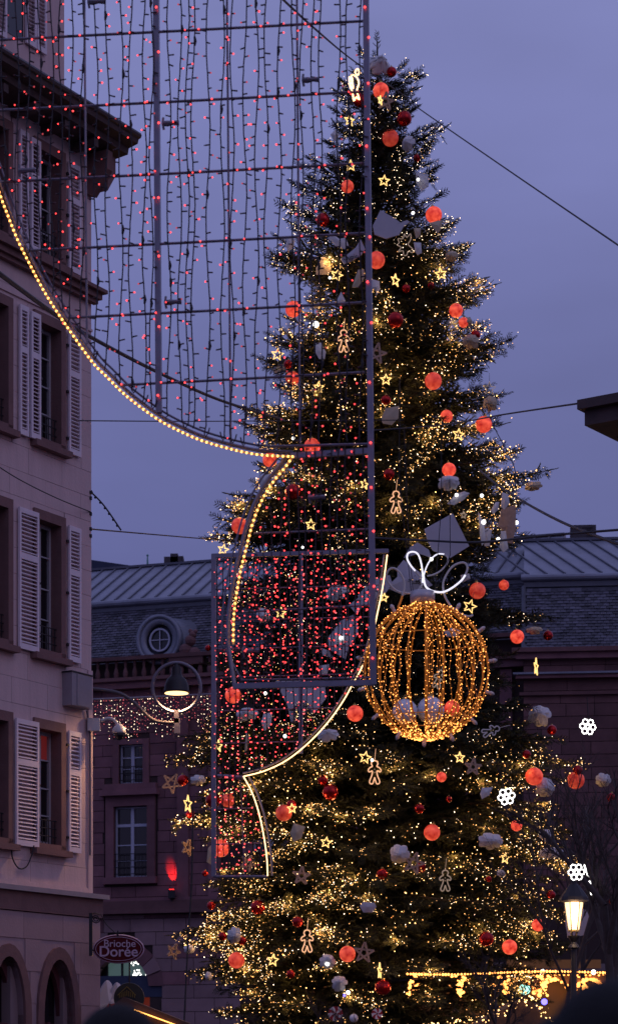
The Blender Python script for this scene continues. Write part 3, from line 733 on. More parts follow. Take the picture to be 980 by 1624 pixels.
ch.build('chimney', 'roof_dark', pv)
# far chimney stack and roof behind the left wing, copper spire
o = empty('chimney_stack', at(277, 893, 104), 'broken-topped dark chimney on the left palace ridge', 'chimney'); b = MB()
for (x, y, w, h) in ((272, 892, 22, 12), (277, 888, 12, 14), (285, 890, 8, 10), (290, 889, 3, 8)): b.box(rel(o, at(x, y, 104)), (w*104/F, .8, h*104/F))
b.build('stack', 'roof_dark', o)
b = MB(); b.prism([at(60, 884, 125), at(145, 888, 125), at(228, 900, 125), at(235, 960, 125), at(60, 960, 125)], (0, 8, 0)); o = fix_normals(b.build('distant_roof', 'navy_cloth')); tag(o, 'dark distant roof just above the left palace ridge', 'building')
o = empty('church_spire', at(234, 905, 160), 'tiny green copper spire above the left palace ridge', 'spire'); k = 160/F
MB().lathe([(3*k, -10*k), (1.9*k, 6*k), (.9*k, 22*k)], (0, 0, 0), 8).build('spire_cone', 'copper', o); MB().ball((0, 0, 24*k), 1.9*k, 8, 6).build('spire_ball', 'copper', o)
# icicle lights along the palace front
ic = empty('icicle_lights', at(240, 1105, 94), 'pinkish icicle light curtain strung across the palace front', 'string lights')
MB().tube(RP(ic, [(140, 1110), (240, 1106), (345, 1101)], 93.5), .045, 5).build('cable', 'grey_metal', ic)
w_, pk, wt = MB(), MB(), MB()
x = 143.0
while x < 345:
    top = 1110-(x-143)*.045; ln = random.uniform(35, 75); w_.tube(RP(ic, [(x, top), (x+random.uniform(-.5, .5), top+ln)], 93.5), .010, 3)
    y = top+3
    while y < top+ln:
        (wt if random.random() < .35 else pk).oct(rel(ic, at(x+random.uniform(-.7, .7), y, 93.4)), random.uniform(.006, .019)); y += random.uniform(3, 9)
    x += random.uniform(3.5, 5.5)
for q, n_, m_ in ((w_, 'drop_wire', 'iron'), (pk, 'bulb', 'led_pink'), (wt, 'pale_bulb', 'led_pale')): o = q.build(n_, m_, ic); o['kind'] = 'stuff'
# ================================================================ the great fir
TY = 62.0; TX = (600-CX)/F*TY; TK = TY/F
prL = [(55,598),(90,585),(110,566),(150,538),(200,524),(240,516),(272,482),(300,468),(330,474),(345,448),(370,462),(395,448),(420,430),(450,462),(480,468),(500,446),(540,418),(565,408),(600,414),(625,452),(650,420),(670,384),(700,378),(740,402),(770,408),(800,362),(850,340),(882,322),(905,338),(950,336),(1020,326),(1100,330),(1160,320),(1190,280),(1230,260),(1270,288),(1300,298),(1330,268),(1362,300),(1400,322),(1450,338),(1500,266),(1530,290),(1570,305),(1624,320),(1720,330)]
prR = [(55,598),(90,615),(108,645),(130,662),(165,672),(190,688),(215,702),(240,690),(270,690),(300,700),(325,712),(350,702),(380,730),(402,742),(425,722),(445,765),(465,786),(485,776),(510,758),(545,775),(565,812),(590,818),(620,792),(650,806),(690,792),(712,778),(735,822),(752,800),(768,868),(800,846),(830,842),(855,822),(880,836),(900,820),(950,800),(985,812),(1005,870),(1030,830),(1100,826),(1150,845),(1200,892),(1235,925),(1280,900),(1350,912),(1400,925),(1450,932),(1500,935),(1624,930),(1720,920)]
ya, xa = zip(*prL); yb, xb = zip(*prR)
def RL(y): return max(.1, (600-np.interp(y, ya, xa))*TK)
def RR(y): return max(.1, (np.interp(y, yb, xb)-600)*TK)
def zy(z): return HY-(z-CZ)/TK
def rad(phi, z):
    y = zy(z); c = math.cos(phi); l_, r_ = RL(y), RR(y)
    if c >= 0: s_ = .5*(l_+r_); return s_+(r_-s_)*c*c
    s_ = .5*(l_+r_); return s_+(l_-s_)*c*c
# frond template
def template(seed, nshoot=11, need=4):
    rs = random.Random(seed); V = []; T = []
    def blade(p, d, ln, w):
        p = np.array(p, float); d = np.array(d, float); d /= np.linalg.norm(d); up = np.array((0, 0, 1.)); s_ = np.cross(up, d); s_ /= np.linalg.norm(s_)
        for q in (s_, up*.8+s_*.3):
            k = len(V); V.extend([p, p+d*ln*.45+q*w, p+d*ln, p+d*ln*.4-q*w]); T.extend([(k, k+1, k+2), (k, k+2, k+3)])
        for i in range(need):
            t = (i+.6)/need*ln*.9; sg = 1 if i % 2 else -1; k = len(V); a = p+d*t
            dr = d*.75+s_*sg*(.8+rs.random()*.3)+up*rs.uniform(-.3, .5); V.extend([a-d*.012, a+d*.012, a+dr*w*2.0]); T.append((k, k+1, k+2))
    blade((0, 0, 0), (1, 0, 0), 1.0, .035)
    for i in range(nshoot-1):
        t = .10+.82*i/(nshoot-2); sg = 1 if i % 2 else -1; ln = (.46*(1-t)**.7+.12)*rs.uniform(.75, 1.15); an_ = R(rs.uniform(38, 58))
        blade((t, 0, 0), (math.cos(an_), sg*math.sin(an_), rs.uniform(-.12, .22)), ln, .035)
    return np.array(V, np.float32), np.array(T, np.int32)
TV, TT = [], []
for sd_i in range(4): v_, t_ = template(sd_i); TV.append(v_); TT.append(t_)
fronds = []                                        # (pos, dir, up, scale)
wood = MB()
def add_branch(z_tip, phi, Lb, dense=1.0, droop=None, wood_r=None):
    hz = (z_tip-2.5)/27
    up_ = (-.10+.55*max(0, hz-.45)*1.6)*Lb if droop is None else droop
    zb = z_tip-up_; c, s = math.cos(phi), math.sin(phi); bend = random.uniform(-.12, .12)
    def P(t):
        r = Lb*t; q = phi+bend*t*t
        z = zb+up_*t+Lb*(.07*math.sin(PI*t)*(1 if hz < .5 else .3)+.06*(t**4))
        return Vector((TX+r*math.cos(q), TY+r*math.sin(q), z))
    pts = [P(t) for t in (0, .2, .4, .6, .8, .97)]
    r0 = wood_r or (.018+.010*Lb)
    wood.tube(pts, [r0, r0*.85, r0*.66, r0*.48, r0*.3, r0*.12], 4, caps=False)
    t = max(.12, 1-3.0/Lb) if Lb > 3 else .12
    sp = .20/Lb/dense
    while t < .97:
        p = P(t); d = (P(min(1, t+.03))-P(t-.03)).normalized(); side = d.cross(Vector((0, 0, 1))).normalized()
        for sg in (-1, 1):
            a = R(random.uniform(40, 68)); dd = d*math.cos(a)+side*sg*math.sin(a)+Vector((0, 0, random.uniform(-.62, .32)))
            ln = min(.95, .26+.75*(1-t)*min(1.6, Lb*.45))*random.uniform(.75, 1.15)
            fronds.append((p, dd.normalized(), ln, phi))
        if random.random() < .6:
            fronds.append((p, (d*.5+side*random.uniform(-.7, .7)+Vector((0, 0, random.choice((-1, -.8, .7))))).normalized(), .32*random.uniform(.7, 1.2), phi))
        t += sp*random.uniform(.8, 1.25)
    d = (P(1)-P(.93)).normalized()
    for j in range(3): fronds.append((P(.94-.05*j), (d+Vector((random.uniform(-.25, .25), random.uniform(-.25, .25), random.uniform(-.05, .25)))).normalized(), .42*random.uniform(.8, 1.1), phi))
z = 1.9; gi_ = 0
while z < 28.9:
    rr_ = .5*(RL(zy(z))+RR(zy(z)))
    nb = max(4, int((3.1 if z < 17 else 2.9)*rr_+2.8)); off = random.random()*6.28
    for j in range(nb):
        phi = off+2*PI*j/nb+random.uniform(-.3, .3); zt = z+random.uniform(-.42, .42)
        back = math.sin(phi) > .35
        if back and random.random() < .35: continue
        _x, _y = px((TX+rad(phi, zt)*.8*math.cos(phi), TY+rad(phi, zt)*.8*math.sin(phi), zt))
        if _y > 1530 and not back and random.random() < (.6 if _x > 640 else (.35 if _x > 470 else 0)): continue
        Lb = rad(phi, zt)*random.choice((random.uniform(.62, .85), random.uniform(.82, .98), random.uniform(.9, 1.04)))
        add_branch(zt, phi, max(.35, Lb), .6 if back else 1.0)
    z += .34 if z < 25 else .26
# boughs that carry the silhouette at the profile's tips
for y, xs in ((770,875),(735,822),(1003,885),(1235,928),(565,812),(465,786),(402,742),(215,702),(130,663),(880,838),(1200,895),(1350,915)): 
    for q in range(2): add_branch(CZ+(HY-y)*TK+random.uniform(-.1, .1), random.uniform(-.22, .0), (xs-600)*TK*(1 if q == 0 else .9))
for y, xs in ((420,428),(345,447),(272,480),(590,408),(670,380),(700,378),(800,360),(855,335),(882,320),(1232,258),(1330,266),(1500,263),(1195,282)):
    for q in range(2): add_branch(CZ+(HY-y)*TK+random.uniform(-.1, .1), PI+random.uniform(.0, .22), (600-xs)*TK*(1 if q == 0 else .9))
# leader
for i in range(16):
    zz = 28.6+i*.085; a = random.random()*6.28; fronds.append((Vector((TX-.03, TY, zz)), Vector((math.cos(a), math.sin(a), .9)).normalized(), .34*(1-i/22), a))
fronds.append((Vector((TX-.03, TY, 29.6)), Vector((-.05, 0, 1)), .38, 0))
print('fronds', len(fronds))
tree = empty('christmas_tree', (TX, TY, 0), 'giant fir tree covered in fairy lights and ornaments in the square', 'tree')
wd_ = wood.build('branches', 'bark'); wd_['kind'] = 'stuff'
wd_.parent = tree; wd_.matrix_parent_inverse = Matrix.Translation((-TX, -TY, 0))
MB().tube([(0, 0, 0), (0, 0, 5), (.02, 0, 14), (0, 0, 22), (-.03, 0, 29.7)], [.42, .36, .24, .12, .02], 12).build('trunk', 'bark', tree, True)
pos = np.array([f[0] for f in fronds], np.float32)-np.array((TX, TY, 0), np.float32)
dr = np.array([f[1] for f in fronds], np.float32); sc_f = np.array([f[2] for f in fronds], np.float32)
rollv = np.random.normal(0, .6, len(fronds)).astype(np.float32)
upv = np.tile(np.array((0, 0, 1), np.float32), (len(fronds), 1)); vert_ = np.abs(dr[:, 2]) > .93; upv[vert_] = (1, 0, 0)
yv = np.cross(upv, dr); yv /= np.linalg.norm(yv, axis=1, keepdims=True); zv = np.cross(dr, yv)
cy, sy = np.cos(rollv)[:, None], np.sin(rollv)[:, None]; yv, zv = yv*cy+zv*sy, zv*cy-yv*sy
AV, AT = [], []; base = 0; pick = np.random.randint(0, 4, len(fronds))
for k in range(4):
    I = np.where(pick == k)[0]; T_ = TV[k]
    vv = pos[I][:, None, :]+sc_f[I][:, None, None]*(T_[None, :, 0:1]*dr[I][:, None, :]+T_[None, :, 1:2]*yv[I][:, None, :]+T_[None, :, 2:3]*zv[I][:, None, :])
    n_ = len(T_); tt = TT[k][None]+(np.arange(len(I))*n_)[:, None, None]+base
    AV.append(vv.reshape(-1, 3)); AT.append(tt.reshape(-1, 3)); base += len(I)*n_
AV = np.concatenate(AV).astype(np.float32); AT = np.concatenate(AT).astype(np.int32)
me = bpy.data.meshes.new('crown'); me.vertices.add(len(AV)); me.vertices.foreach_set('co', AV.ravel()); me.loops.add(AT.size); me.loops.foreach_set('vertex_index', AT.ravel())
me.polygons.add(len(AT)); me.polygons.foreach_set('loop_start', np.arange(0, AT.size, 3, dtype=np.int32)); me.update(calc_edges=True); me.materials.append(MATS['needle'])
cr = link('crown', me, tree); cr['kind'] = 'stuff'
print('crown tris', len(AT))
# ---------------------------------------------------------------- fairy lights wound through the boughs
dn = [(55,.0),(90,.45),(200,.60),(300,.65),(400,.70),(440,.85),(560,1.0),(700,.95),(760,.8),(840,.6),(880,.32),(1000,.20),(1120,.20),(1190,.40),(1240,.75),(1400,.95),(1520,1.15),(1624,1.0),(1720,.6)]
dy, dv = zip(*dn)
wm, pl_, wr = MB(), MB(), MB(); cnt = 0
for (p, d, ln, phi) in fronds:
    if p.y > TY+1.2: continue
    x, y = px(p)
    D = float(np.interp(y, dy, dv))
    if y > 850 and y < 1190: D *= (.5 if x > 590 else 1.7)
    if y > 1180 and 560 < x < 720: D *= .55
    cl = noise.noise(Vector((p.x*.9, p.y*.9, p.z*1.3)))*.5+.5; cl = max(.10, (cl-.34)*2.8)
    rr0 = math.hypot(p.x-TX, p.y-TY)/max(.4, rad(phi, p.z)); outer = max(0, (rr0-.35)*1.6)
    ex = D*cl*outer*6.6
    kk = int(ex)+(1 if random.random() < ex-int(ex) else 0)
    for j in range(kk):
        q = p+d*ln*random.random()+Vector((random.uniform(-.08, .08), random.uniform(-.10, .02), random.uniform(-.08, .10)))
        pale = random.random() < (.75 if y < 420 else (.45 if 860 < y < 1180 else .22))
        r0 = random.choice((.006, .008, .009, .011, .013, .018)) if not pale else random.choice((.006, .008, .010, .014))
        if y < 420 or (860 < y < 1180): r0 *= .78
        (pl_ if pale else (wr if random.random() < .55 else wm)).oct(q, r0*1.05); cnt += 1
print('leds', cnt)
# the strings' own glow: one soft lamp for every few hundred bulbs, sitting in the densest clusters
cand = [(p, px(p)) for (p, d, ln, phi) in fronds if p.y < TY and math.hypot(p.x-TX, p.y-TY) > .62*rad(phi, p.z)]
random.shuffle(cand); glows = []
for p, (x, y) in cand:
    D = float(np.interp(y, dy, dv)); cl = noise.noise(Vector((p.x*.9, p.y*.9, p.z*1.3)))*.5+.5
    if y > 400 and cl > .56 and D > .5 and all((p-q).length > .95 for q in glows): glows.append(p)
    if len(glows) >= 150: break
gl_l = bpy.data.lights.new('fairy_glow', 'POINT'); gl_l.energy = 17; gl_l.color = (1, .50, .16); gl_l.shadow_soft_size = .12

fy = empty('fairy_lights', (TX, TY, 0), 'thousands of warm fairy lights strung through the giant fir', 'fairy lights')
for p in glows:
    q = bpy.data.objects.new('fairy_glow', gl_l); COL.objects.link(q); q.parent = fy; q.location = p-Vector((TX, TY+.12, 0)); tag(q, kind='helper')
for b, n_, m_ in ((wm, 'warm_bulbs', 'led_warm'), (pl_, 'pale_bulbs', 'led_pale'), (wr, 'gold_bulbs', 'led_gold')):
    o = b.build(n_, m_); o['kind'] = 'stuff'; o.parent = fy; o.matrix_parent_inverse = Matrix.Translation((-TX, -TY, 0))

# ---------------------------------------------------------------- ornaments on the tree
def hang(x, y, out=.12):                           # a point on the front of the crown seen at photo pixel x, y
    Y = TY-3
    for _ in range(6):
        z = CZ+(HY-y)/F*Y; X = (x-CX)/F*Y; dx = X-TX; r = rad(0 if dx > 0 else PI, z)
        rm = .5*(RL(zy(z))+RR(zy(z))); f_ = max(0., 1-(dx/max(r, .1))**2)
        Y = TY-math.sqrt(f_)*rm*.93-out
    return at(x, y, Y), Y/F
G_GL, G_BB, G_ST, G_SW, G_GB, G_WH = 'glowing red globes on the tree', 'dark red baubles on the tree', 'gold star lights on the tree', 'straw stars on the tree', 'gingerbread figure lights on the tree', 'white ornaments on the tree'
def cap(root, r, mm='gold_cap'):
    MB().lathe([(.22*r, 0), (.20*r, .16*r), (.05*r, .2*r)], (0, 0, r*.97), 10).build('cap', mm, root)
    MB().tube([(.09*r*math.cos(t*PI/5), 0, r*1.22+.09*r*math.sin(t*PI/5)) for t in range(10)], .02*r+.003, 4, closed=True).build('hook', mm, root)
SPH = {}
def sphere_mesh(m, n=24, k=14):
    if m not in SPH:
        b = MB().ball((0, 0, 0), 1, n, k); me = bpy.data.meshes.new('sphere'); me.from_pydata(b.v, [], b.f); me.materials.append(MATS[m]); me.shade_smooth(); SPH[m] = me
    return SPH[m]
def globe(x, y, r, lab, Y=None, glow=True, out=.15):
    p, k = hang(x, y, out) if Y is None else (at(x, y, Y), Y/F)
    e = empty('glowing_globe' if glow else 'red_bauble', p, lab, 'lantern' if glow else 'bauble', G_GL if glow else G_BB)
    e.rotation_euler = (random.uniform(-.15, .15), random.uniform(-.2, .2), random.uniform(0, 6))
    s = link('shell', sphere_mesh('globe_red' if glow else 'bauble_red'), e); s.scale = (r*k,)*3
    cap(e, r*k); return e
GL = [(619,218,13,'glowing red globe nearest the tree top on the right of the tall post'),(604,143,12.5,'glowing red globe behind twigs just above a straw star near the treetop'),
(688,340,13,'glowing pinkish globe with a dark twig across it, upper right edge of tree'),(597,412,13.5,'glowing red globe half hidden by the tall post beside the long name sign'),
(551,295,10,'small red globe beneath the uppermost left gold star'),(465,490,12.5,'glowing globe at left tree edge just above the bright white bulb'),
(723,492,11,'orange red globe right of centre, above a cream shell shape'),(735,511,8,'small red glow just below the orange globe, upper right'),
(687,604,13.5,'glowing red globe right of a gold star, mid height of tree'),(767,673,13,'orange globe at the right tree edge below the eave cable'),
(708,660,10,'partly hidden red globe above the gold star, right of centre'),(464,600,11,'red globe low on the left tip beside a gold star'),
(495,708,13,'pale orange globe resting behind the horizontal frame bar'),(428,729,11.5,'globe under the curved rope light near its point'),
(712,745,11,'orange globe just above the white umbrella-shaped flower'),(380,834,13,'pinkish globe at the left edge of tree by the spindly branch'),
(820,1010,11,'pinkish globe over the slate roof, right of the golden ball'),(757,937,13,'ragged red globe half covered by twigs above the golden ball'),(799,928,8,'small red globe near the right slate roof edge'),
(370,1103,13,'red globe just under the bottom corner of the large frame'),(717,1123,12,'red globe seen through the lower ribs of the golden ball'),
(450,1290,13,'pinkish globe with a small gold star across it'),(350,1346,14,'large pale globe behind the small frame beside a cream bell'),
(685,1321,13,'orange globe alone on dark boughs, right of lower centre'),(375,1524,13,'peach globe low at left among dense lights'),
(551,1514,13,'orange globe with a dark line across, low centre'),(847,1232,14,'red globe directly above a white rose at lower right'),
(913,1238,14,'pinkish globe under a dark bauble at the far right'),(700,1233,8,'small red glow right of the lower gingerbread figure'),
(819,1310,9,'orange red glow behind twigs between two white roses'),(808,1503,12,'orange globe behind bare twigs above the market stalls'),
(853,1468,10,'orange glow behind twigs left of the lamp post'),(361,1270,11,'red globe inside the small frame near its cusp'),
(563,1132,13,'bright red globe with twig marks, left below the golden ball')]
for (x, y, r, l_) in GL: globe(x, y, r, l_, out=random.choice((.22, .12, -.02, -.18)))
BB = [(621,113,8,'dark red bauble beside the white rose at the treetop'),(641,187,12,'big dark bauble above right of the highest red globe'),(570,158,11,'dark red bauble left of the post near the treetop'),
(661,250,6,'small bauble below the grey white rose near the top right'),(512,348,11,'dark bauble high on the left boughs above the white cup'),(627,507,13,'large matte red bauble right of the post, upper middle'),
(754,531,8,'red bauble above the cream shell at the upper right edge'),(612,634,8,'red bauble just above the white bell by the post'),(644,457,7,'small red bauble below a gold star right of the post'),
(683,453,6,'dim small bauble left of the gold star at upper right'),(465,780,13,'dark red bauble inside the arch of the rope light'),(617,752,9,'dim red bauble above the upper gingerbread figure'),
(457,577,7,'dim small bauble above the low left red globe'),(869,1008,8,'dark red bauble in front of the slate roof at right'),(512,1238,8,'small red bauble above a larger dark one, lower middle'),
(524,1257,13,'large very dark bauble below a small red one'),(606,1387,9,'red bauble with a light glint beside a small box'),(409,1440,12,'dark blurred bauble below the small frame'),
(335,1437,7,'red bauble against the stone wall, lower left edge'),(472,1463,9,'shiny red bauble above the lowest gingerbread figure'),(607,1567,13,'largest dark bauble near the bottom beside a narrow star'),
(771,1490,12,'dark bauble left of the orange globe behind bare twigs'),(874,1420,7,'small red bauble left of the lower snowflake'),(835,1197,7,'red bauble right of the straw star at lower right'),
(916,1222,8,'very dark bauble sitting on a pinkish globe'),(969,1265,7,'red bauble at the far right before the bare tree'),(461,1546,7,'small red bauble near the bottom left of centre'),
(665,1283,8,'shaded bauble above the lone orange globe'),(384,1493,7,'small bauble above the peach globe'),(353,1486,7,'small pinkish bauble on a thin branch at lower left'),
(462,1277,8,'dark bauble touching the globe with a gold star'),(972,1429,7,'crimson bauble at the right edge beside the lamp post'),(290,1238,9,'red bauble on the far left bough beside white cloth'),
(302,1292,7,'dark bauble directly below the narrow star at left'),(338,1270,12,'large deep red bauble crossed by the small frame post'),(330,1028,5,'tiny red bauble at the left tree edge over the slate'),
(875,1158,8,'dim red bauble beneath the round white rose at right'),(325,1386,5,'tiny pinkish bauble left of the small frame foot'),(668,1376,9,'shaded red bauble behind a straw star'),
(712,1268,5,'tiny dark bauble among lights right of centre'),(775,1395,5,'tiny dark bauble below the widest white rose')]
for (x, y, r, l_) in BB: globe(x, y, r, l_, glow=False, out=random.choice((.16, .0, -.15)))
def star_path(r, n=5, inner=.42): return [((r if i % 2 == 0 else r*inner)*math.sin(PI*i/n), 0, (r if i % 2 == 0 else r*inner)*math.cos(PI*i/n)) for i in range(2*n)]
def light_star(x, y, r, lab, turn=0, tilt=0, m='star_gold', w=.019):
    p, k = hang(x, y, .5); e = empty('star_light', p, lab, 'star light', G_ST, (0, tilt, turn)); pp = star_path(r*k)
    MB().tube(pp, w, 5, closed=True).build('outline', m, e)
    MB().tube([(0, 0, r*k), (0, 0, r*k+.22)], .005, 4).build('hanger', 'iron', e)
ST = [(556,262,9,'gold star light, uppermost on the left of the post',0,0),(609,286,9,'gold star light just right of the post near the top',0,.1),(534,436,10,'gold star light under the cream paper cone',.2,.25),
(627,444,10,'narrow gold star light right of the post below the red globe',.8,0),(699,434,10,'gold star light at the upper right near the tree edge',.3,-.2),(440,562,10,'gold star light on the far left tip above red globe',.1,.1),
(505,614,9,'gold star light just under the frame crossbar',.1,.05),(612,602,9,'gold star light right of the post at mid height',.1,.0),(727,689,10,'gold star light left of the orange edge globe',.3,.1),
(493,832,9,'gold star light inside the arch of the large frame',.3,0),(578,768,8,'small gold star light touching the tall post',.6,.1),(354,872,9,'gold star light at the left edge above the small frame',.2,.2),
(445,972,9,'gold star light inside the dense red cage',.2,.1),(346,1183,10,'narrow gold star light beside the small frame post',.9,.1),(579,1202,10,'gold star light beside the lower gingerbread figure',.2,.2),
(729,1202,9,'orange gold star light left of the straw star',.4,0),(517,1337,9,'gold star light alone in dark boughs, lower centre',.2,.15),(433,1524,10,'gold star light right of the peach globe',.5,.1),
(745,962,11,'gold star light resting on the golden ball shoulder',.1,.3),(850,1058,14,'thin yellow star seen edge-on before the pavilion wall',1.25,0),(298,1276,14,'thin yellow star seen edge-on at the far left bough',1.15,0),
(801,1362,9,'yellow star light below the widest white rose',.7,.1),(602,1541,13,'very thin gold star beside the largest low bauble',1.3,0),(426,1290,1,'',0,0),(463,1283,8,'small gold star laid over the pinkish globe',.3,1.2),
(609,948,7,'little gold star above the golden ball at its left',.2,.1),(653,378,1,'',0,0),(785,912,1,'',0,0)]
for (x, y, r, l_, tn, tl) in ST:
    if r > 2: light_star(x, y, r, l_, tn, tl)
light_star(554, 190, 9, 'bright star light left of the post under the shining angel', .5, 0, 'star_gold', .02)
light_star(603, 158, 1.0+6, 'tiny yellow light figure by the treetop straw star', 1.0, 0)
light_star(735, 617+200, 6, 'dim small star light right of the white umbrella flower', .5, 0, 'outline_dim')
light_star(776, 616, 11, 'dim star outline near the right edge above the orange globe', .2, 0, 'outline_dim', .012)
def straw_star(x, y, r, lab, turn=0, tilt=0):
    p, k = hang(x, y, .25); e = empty('straw_star', p, lab, 'straw star', G_SW, (0, tilt, turn)); R_ = r*k
    for i in range(5):
        a0, a1 = 2*PI*i/5, 2*PI*(i+2)/5
        MB().beam((R_*math.sin(a0), .008*i-.02, R_*math.cos(a0)), (R_*math.sin(a1), .008*i-.02, R_*math.cos(a1)), .048, .04, (0, 1, 0)).build('straw', 'straw', e)
for a in [(611,160,15,'pale straw star below the red glow near the treetop',.2,.1),(597,560,17,'straw star half hidden by the post at mid tree',.3,.2),(750,1217,14,'straw star between a gold star and the white folded cloth',.1,.1),
(656,1370,18,'tilted straw star right of a white rose',.2,.3),(478,1390,15,'grey straw star right of the small frame foot',.3,.1),(577,1512,17,'straw star right of the low orange globe',.2,.1),
(272,1243,17,'straw star dangling from the far left bough',.2,.5),(275,1510,13,'straw star hanging from the lowest left bough',.6,.4),(393,1370,14,'straw star inside the foot of the small frame',.6,.5),(297,1345,14,'straw star below lights at the left edge',.9,.3)]: straw_star(*a)
gb = [(0,1.0),(.22,.93),(.30,.72),(.20,.52),(.42,.42),(.58,.22),(.50,.06),(.34,.10),(.20,.12),(.26,-.25),(.46,-.72),(.38,-.92),(.18,-.92),(.06,-.60),(0,-.42)]
gbp = gb+[(-x, z) for x, z in gb[::-1][1:-1]]
def ginger(x, y, h, lab, m='outline_peach', turn=0, tilt=0):
    p, k = hang(x, y, .55); e = empty('gingerbread_light', p, lab, 'light figure', G_GB, (0, tilt, turn)); q = h/2*k
    MB().tube(smooth_path([Vector((a*q*.92, 0, b*q)) for a, b in gbp], 3, True), .017, 5, closed=True).build('outline', m, e)
    MB().tube([(0, 0, q), (.03, 0, q+.3)], .006, 4).build('hanger', m, e)
    b = MB()
    for zz in (.28, .02): b.tube([(.05*q*math.cos(t), 0, zz*q+.05*q*math.sin(t)) for t in (0, 1.5, 3, 4.5)], .006, 4, closed=True)
    b.build('button', 'outline_dim', e)
for a in [(545,541,36,'peach gingerbread man outline left of the post, highest on tree'),(628,797,36,'peach gingerbread man outline under the gold lights right of the post'),(594,1226,38,'peach gingerbread man outline hanging below the golden ball'),
(487,1494,36,'bright gingerbread man outline lowest on the tree'),(706,1398,34,'dim grey gingerbread man outline, lower right','outline_dim'),(695,1078,30,'faint gingerbread outline seen inside the golden ball','outline_dim',.2,.3),(778,1160,30,'unlit gingerbread outline lying askew below the golden ball','neon_grey',.2,1.2)]: ginger(*a)
# lit angel near the top and unlit reindeer outline
p, k = hang(563, 135, .3); e = empty('angel_light', p, 'bright angel-shaped light figure left of the post at the treetop', 'light figure', G_GB)
for q_, nm in (([(4,27),(0,22),(4,17),(7,22)], 'halo'), ([(-6,17),(2,14),(6,4),(3,-8),(7,-22),(2,-18),(-2,-24),(-4,-10),(-8,0),(-4,8)], 'outline'), ([(-5,8),(-9,14),(-8,2),(-3,-4)], 'wing')):
    MB().tube(smooth_path([Vector((a*k, 0, b*k)) for a, b in q_], 3, True), .022, 5, closed=True).build(nm, 'led_rope_white', e)
p, k = hang(643, 386, .3); e = empty('reindeer_light', p, 'pale reindeer outline right of the globe near the upper white panel', 'light figure', G_GB)
q_ = [(-12,8),(-4,8),(-2,16),(2,10),(8,16),(8,6),(4,-1),(11,-8),(11,-14),(4,-12),(2,-18),(-3,-18),(-4,-11),(-12,-13),(-7,-6),(-13,-2),(-10,2)]
MB().tube(smooth_path([Vector((a*k, 0, b*k)) for a, b in q_], 3, True), .013, 5, closed=True).build('outline', 'outline_dim', e)
# fabric roses, panels, cones, cloths
def rose(x, y, w, h, lab, m='fabric_white', turn=None, tilt=0):
    p, k = hang(x, y, .3); rr = random.Random(int(x*7+y)); e = empty('fabric_rose', p, lab, 'fabric flower', G_WH, (rr.uniform(-.5, .3), tilt, rr.uniform(-.5, .5) if turn is None else turn))
    sx_, sz_ = w/2*k, h/2*k
    for i in range(13):                             # overlapping cupped petals
        ring_ = 0 if i < 2 else (1 if i < 6 else 2); a = i*(3.1 if i < 2 else (1.57 if i < 6 else .9))+rr.uniform(-.2, .2); rad_ = (.10, .30, .62)[ring_]; pr = (.22, .36, .40)[ring_]*rr.uniform(.85, 1.15)
        b = MB(); vs = []; fs = []; nu, nv = 7, 6
        for u_ in range(nu):
            for v_ in range(nv):
                s1, t1 = u_/(nu-1)*2-1, v_/(nv-1)*2-1; q = 1/max(1, math.hypot(s1, t1)**.7+.0001) if math.hypot(s1, t1) > 1 else 1; s1 *= q; t1 *= q
                X = rad_*math.cos(a)+pr*s1; Z = rad_*math.sin(a)+pr*t1; dd = math.hypot(X, Z)
                Yd = -.55*(1-dd*.8)+.10*(ring_)-.34*(s1*math.cos(a)+t1*math.sin(a)+.2*math.sin(5*s1+i))*(-1 if ring_ else 1)+rr.uniform(-.035, .035)
                vs.append((X*sx_, Yd*min(sx_, sz_), Z*sz_))
        for u_ in range(nu-1):
            for v_ in range(nv-1): j = u_*nv+v_; fs.append((j, j+1, j+nv+1, j+nv))
        b.add(vs, fs); o = b.build('petal', m, e, True); sm_ = o.modifiers.new('t', 'SOLIDIFY'); sm_.thickness = .012
